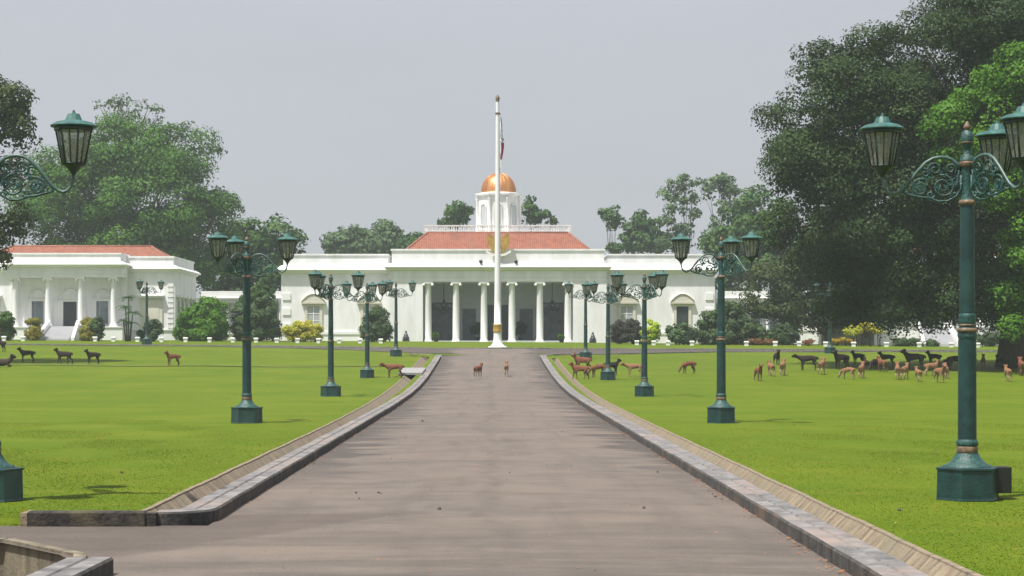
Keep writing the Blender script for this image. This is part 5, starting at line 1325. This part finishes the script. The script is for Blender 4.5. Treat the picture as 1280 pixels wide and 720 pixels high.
deer = [ # x, y of feet, pose, heading, colour, scale, antlers, label
 (597.5, 471, 'standing', 60, 'r', .78, 0, 'russet deer standing on the driveway, left one of the two'),
 (633, 469, 'standing', 88, 'f', .80, 0, 'fawn deer standing end-on on the driveway, right one of the two'),
 (728, 463.5, 'walking', LEFT+5, 'r', 1.05, 1, 'brown antlered deer walking left in front of the farthest right lamp post'),
 (725, 474, 'walking', LEFT, 'r', .95, 0, 'reddish deer walking left by the right drain, nearest the driveway'),
 (748, 472, 'grazing', 200, 'r', .98, 0, 'reddish deer with lowered head just left of the fourth right lamp post'),
 (764, 469, 'standing', 15, 'd', .95, 0, 'dark deer half hidden behind the fourth right lamp post'),
 (793, 471, 'low', LEFT, 'f', .95, 0, 'fawn deer facing left just behind the third right lamp post'),
 (861, 467, 'grazing', 205, 'r', .95, 0, 'brown deer grazing alone between the second and third right lamp posts'),
 (948, 476, 'standing', -80, 'r', .92, 0, 'brown deer with dark legs nearest the camera at the left of the herd'),
 (964, 470, 'standing', 100, 'f', .9, 0, 'fawn deer seen from behind, next right of the dark-legged deer nearest the camera'),
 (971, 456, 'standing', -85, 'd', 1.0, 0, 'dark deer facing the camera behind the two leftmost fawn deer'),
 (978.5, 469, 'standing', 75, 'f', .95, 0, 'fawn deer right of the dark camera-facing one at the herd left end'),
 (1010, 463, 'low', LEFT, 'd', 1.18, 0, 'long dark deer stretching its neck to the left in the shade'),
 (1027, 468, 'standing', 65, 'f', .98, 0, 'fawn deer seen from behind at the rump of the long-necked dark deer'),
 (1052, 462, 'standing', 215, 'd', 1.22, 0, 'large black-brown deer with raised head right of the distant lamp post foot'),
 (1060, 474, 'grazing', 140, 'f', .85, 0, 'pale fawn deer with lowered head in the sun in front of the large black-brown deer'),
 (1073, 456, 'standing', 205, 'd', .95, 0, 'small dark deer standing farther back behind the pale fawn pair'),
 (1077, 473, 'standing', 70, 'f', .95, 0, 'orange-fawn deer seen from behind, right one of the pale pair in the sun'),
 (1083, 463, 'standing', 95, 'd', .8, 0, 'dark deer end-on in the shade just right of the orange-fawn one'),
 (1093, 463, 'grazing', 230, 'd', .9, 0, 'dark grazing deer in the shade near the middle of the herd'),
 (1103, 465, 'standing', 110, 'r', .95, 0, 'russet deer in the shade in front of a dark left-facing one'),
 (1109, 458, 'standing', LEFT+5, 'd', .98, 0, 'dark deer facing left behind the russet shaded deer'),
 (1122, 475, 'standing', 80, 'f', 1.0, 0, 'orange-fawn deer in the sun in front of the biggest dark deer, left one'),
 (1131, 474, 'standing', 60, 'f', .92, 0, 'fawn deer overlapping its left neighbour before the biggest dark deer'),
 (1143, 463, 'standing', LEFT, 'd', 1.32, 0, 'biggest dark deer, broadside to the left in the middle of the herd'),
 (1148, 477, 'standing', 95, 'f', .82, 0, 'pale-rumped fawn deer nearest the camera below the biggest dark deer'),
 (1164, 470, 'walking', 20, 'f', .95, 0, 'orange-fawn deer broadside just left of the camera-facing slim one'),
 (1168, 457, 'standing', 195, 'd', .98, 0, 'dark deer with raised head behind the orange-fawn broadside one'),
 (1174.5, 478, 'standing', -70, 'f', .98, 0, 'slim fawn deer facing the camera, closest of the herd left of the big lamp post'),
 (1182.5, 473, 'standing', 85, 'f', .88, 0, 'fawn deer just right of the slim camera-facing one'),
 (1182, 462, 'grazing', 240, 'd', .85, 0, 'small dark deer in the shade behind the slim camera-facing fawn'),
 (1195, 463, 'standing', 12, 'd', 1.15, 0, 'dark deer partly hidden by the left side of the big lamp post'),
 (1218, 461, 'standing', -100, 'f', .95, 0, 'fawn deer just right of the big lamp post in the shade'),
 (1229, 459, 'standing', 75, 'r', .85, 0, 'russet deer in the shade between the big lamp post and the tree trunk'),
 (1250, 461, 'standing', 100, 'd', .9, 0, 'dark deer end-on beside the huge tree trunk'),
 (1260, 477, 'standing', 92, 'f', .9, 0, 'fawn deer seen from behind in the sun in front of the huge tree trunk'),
 (1277, 470, 'standing', 85, 'r', 1.1, 0, 'russet deer cut off by the right photo edge'),
 (-1, 440, 'standing', 160, 'd', 1.05, 0, 'dark deer farther back cut off by the left photo edge'),
 (2, 459, 'lying', RIGHT, 'd', 1.35, 0, 'dark deer lying in the tree shade at the left photo edge'),
 (34, 453, 'standing', LEFT+12, 'd', .98, 0, 'dark deer standing left of the walking one on the left lawn'),
 (80, 455, 'walking', LEFT, 'd', 1.02, 0, 'dark deer walking left broadside on the left lawn'),
 (116.5, 455, 'standing', 215, 'd', .95, 0, 'dark brown deer standing right of the walking one on the left lawn'),
 (216.5, 457.5, 'standing', 215, 'r', .95, 0, 'russet deer standing alone in the middle of the left lawn'),
 (493, 472.5, 'running', LEFT+4, 'r', 1.0, 0, 'russet deer moving left beside the fourth left lamp post and drain slab'),
]
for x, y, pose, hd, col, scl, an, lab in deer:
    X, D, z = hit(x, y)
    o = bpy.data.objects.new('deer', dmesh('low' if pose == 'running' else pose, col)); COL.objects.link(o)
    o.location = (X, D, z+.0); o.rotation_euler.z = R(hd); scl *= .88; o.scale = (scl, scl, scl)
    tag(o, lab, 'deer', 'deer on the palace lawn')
    if an: link_mesh('antlers', ame_, None, o)

# ------------------------------------------------------------------ litter
rg = np.random.default_rng(21)
pts = []
for i in range(1500):        # dry leaves gathered along the right kerb and some at the left
    y = 18+float(rg.random())**1.3*75; s = 1 if rg.random() < .8 else -1
    cl = math.sin(y*1.7)+math.sin(y*.63+1)
    if s > 0 and rg.random() > .25+.35*cl: continue
    x = s*(RH-.01-abs(float(rg.normal()))*.10)
    if s < 0 and y < 27.5: continue
    pts.append((x, y, G(0, y)+RZ+.018))
for i in range(160):
    y = 19+float(rg.random())*50; x = (float(rg.random())-.5)*7; pts.append((x, y, G(0, y)+RZ+.035+.03*(1-(x/RH)**2)*0))
for i in range(520):
    y = 19+float(rg.random())**1.4*45; s = 1 if rg.random() < .6 else -1; x = s*(5.0+float(rg.random())*11)
    if s < 0 and y < YL0+.3: continue
    pts.append((x, y, G(x, y)+.026))
P_ = np.array(pts); sz = .05
V = leaves(P_, sz, up=2.0, flat=.6)
V[:, 2] = np.maximum(V[:, 2], np.repeat(P_[:, 2]-.004, 4))
lo = np_mesh('fallen_leaves', V, 4, LF['dry']); tag(lo, 'dry reddish leaves scattered along the kerbs, driveway and near lawn', 'fallen leaves', kind='stuff')
# dark clods on the driveway
for i, (x, y, s) in enumerate(((549, 637.5, .05), (445, 617, .035), (473, 617, .035), (449, 624, .025), (805, 636, .04), (822, 591, .04), (894, 622, .04), (528, 527, .07), (1124, 646, .05), (152, 597, .05))):
    D = F*(EYE+.08)/(y-CY); X = PX(x, D); b = MB()
    s *= .6
    b.lathe([(s*.8, 0), (s, s*.4), (s*.75, s*.9), (s*.3, s*1.2)], 7, (0, 0, 0), rot=i)
    lawnp = abs(X) > 4.2
    o = b.build('clod', M['bark']); o.location = (X, D, (G(X, D) if lawnp else G(0, D)+RZ+.028)); 
    tag(o, 'small dark clod of dirt lying on the driveway' if not lawnp else 'small dark clod of dirt lying in the near lawn grass', 'clod', 'dark clods on the driveway' if not lawnp else 'dark clods in the lawn')

# ------------------------------------------------------------------ haze
hz = MB(); hz.box(-905, 905, -125, 905, -2.6, 62)
hm = bpy.data.materials.new('air'); hm.use_nodes = True; N = hm.node_tree.nodes; N.clear()
pv_ = N.new('ShaderNodeVolumePrincipled'); pv_.inputs['Color'].default_value = (0.84, 0.92, 1.0, 1); pv_.inputs['Density'].default_value = 0.00034; pv_.inputs['Anisotropy'].default_value = 0.2
mo = N.new('ShaderNodeOutputMaterial'); hm.node_tree.links.new(pv_.outputs[0], mo.inputs['Volume'])
ho = hz.build('haze', hm); tag(ho, 'thin pale daytime haze', 'haze', kind='stuff')

for o in bpy.data.objects:
    if '_w' in o: del o['_w']
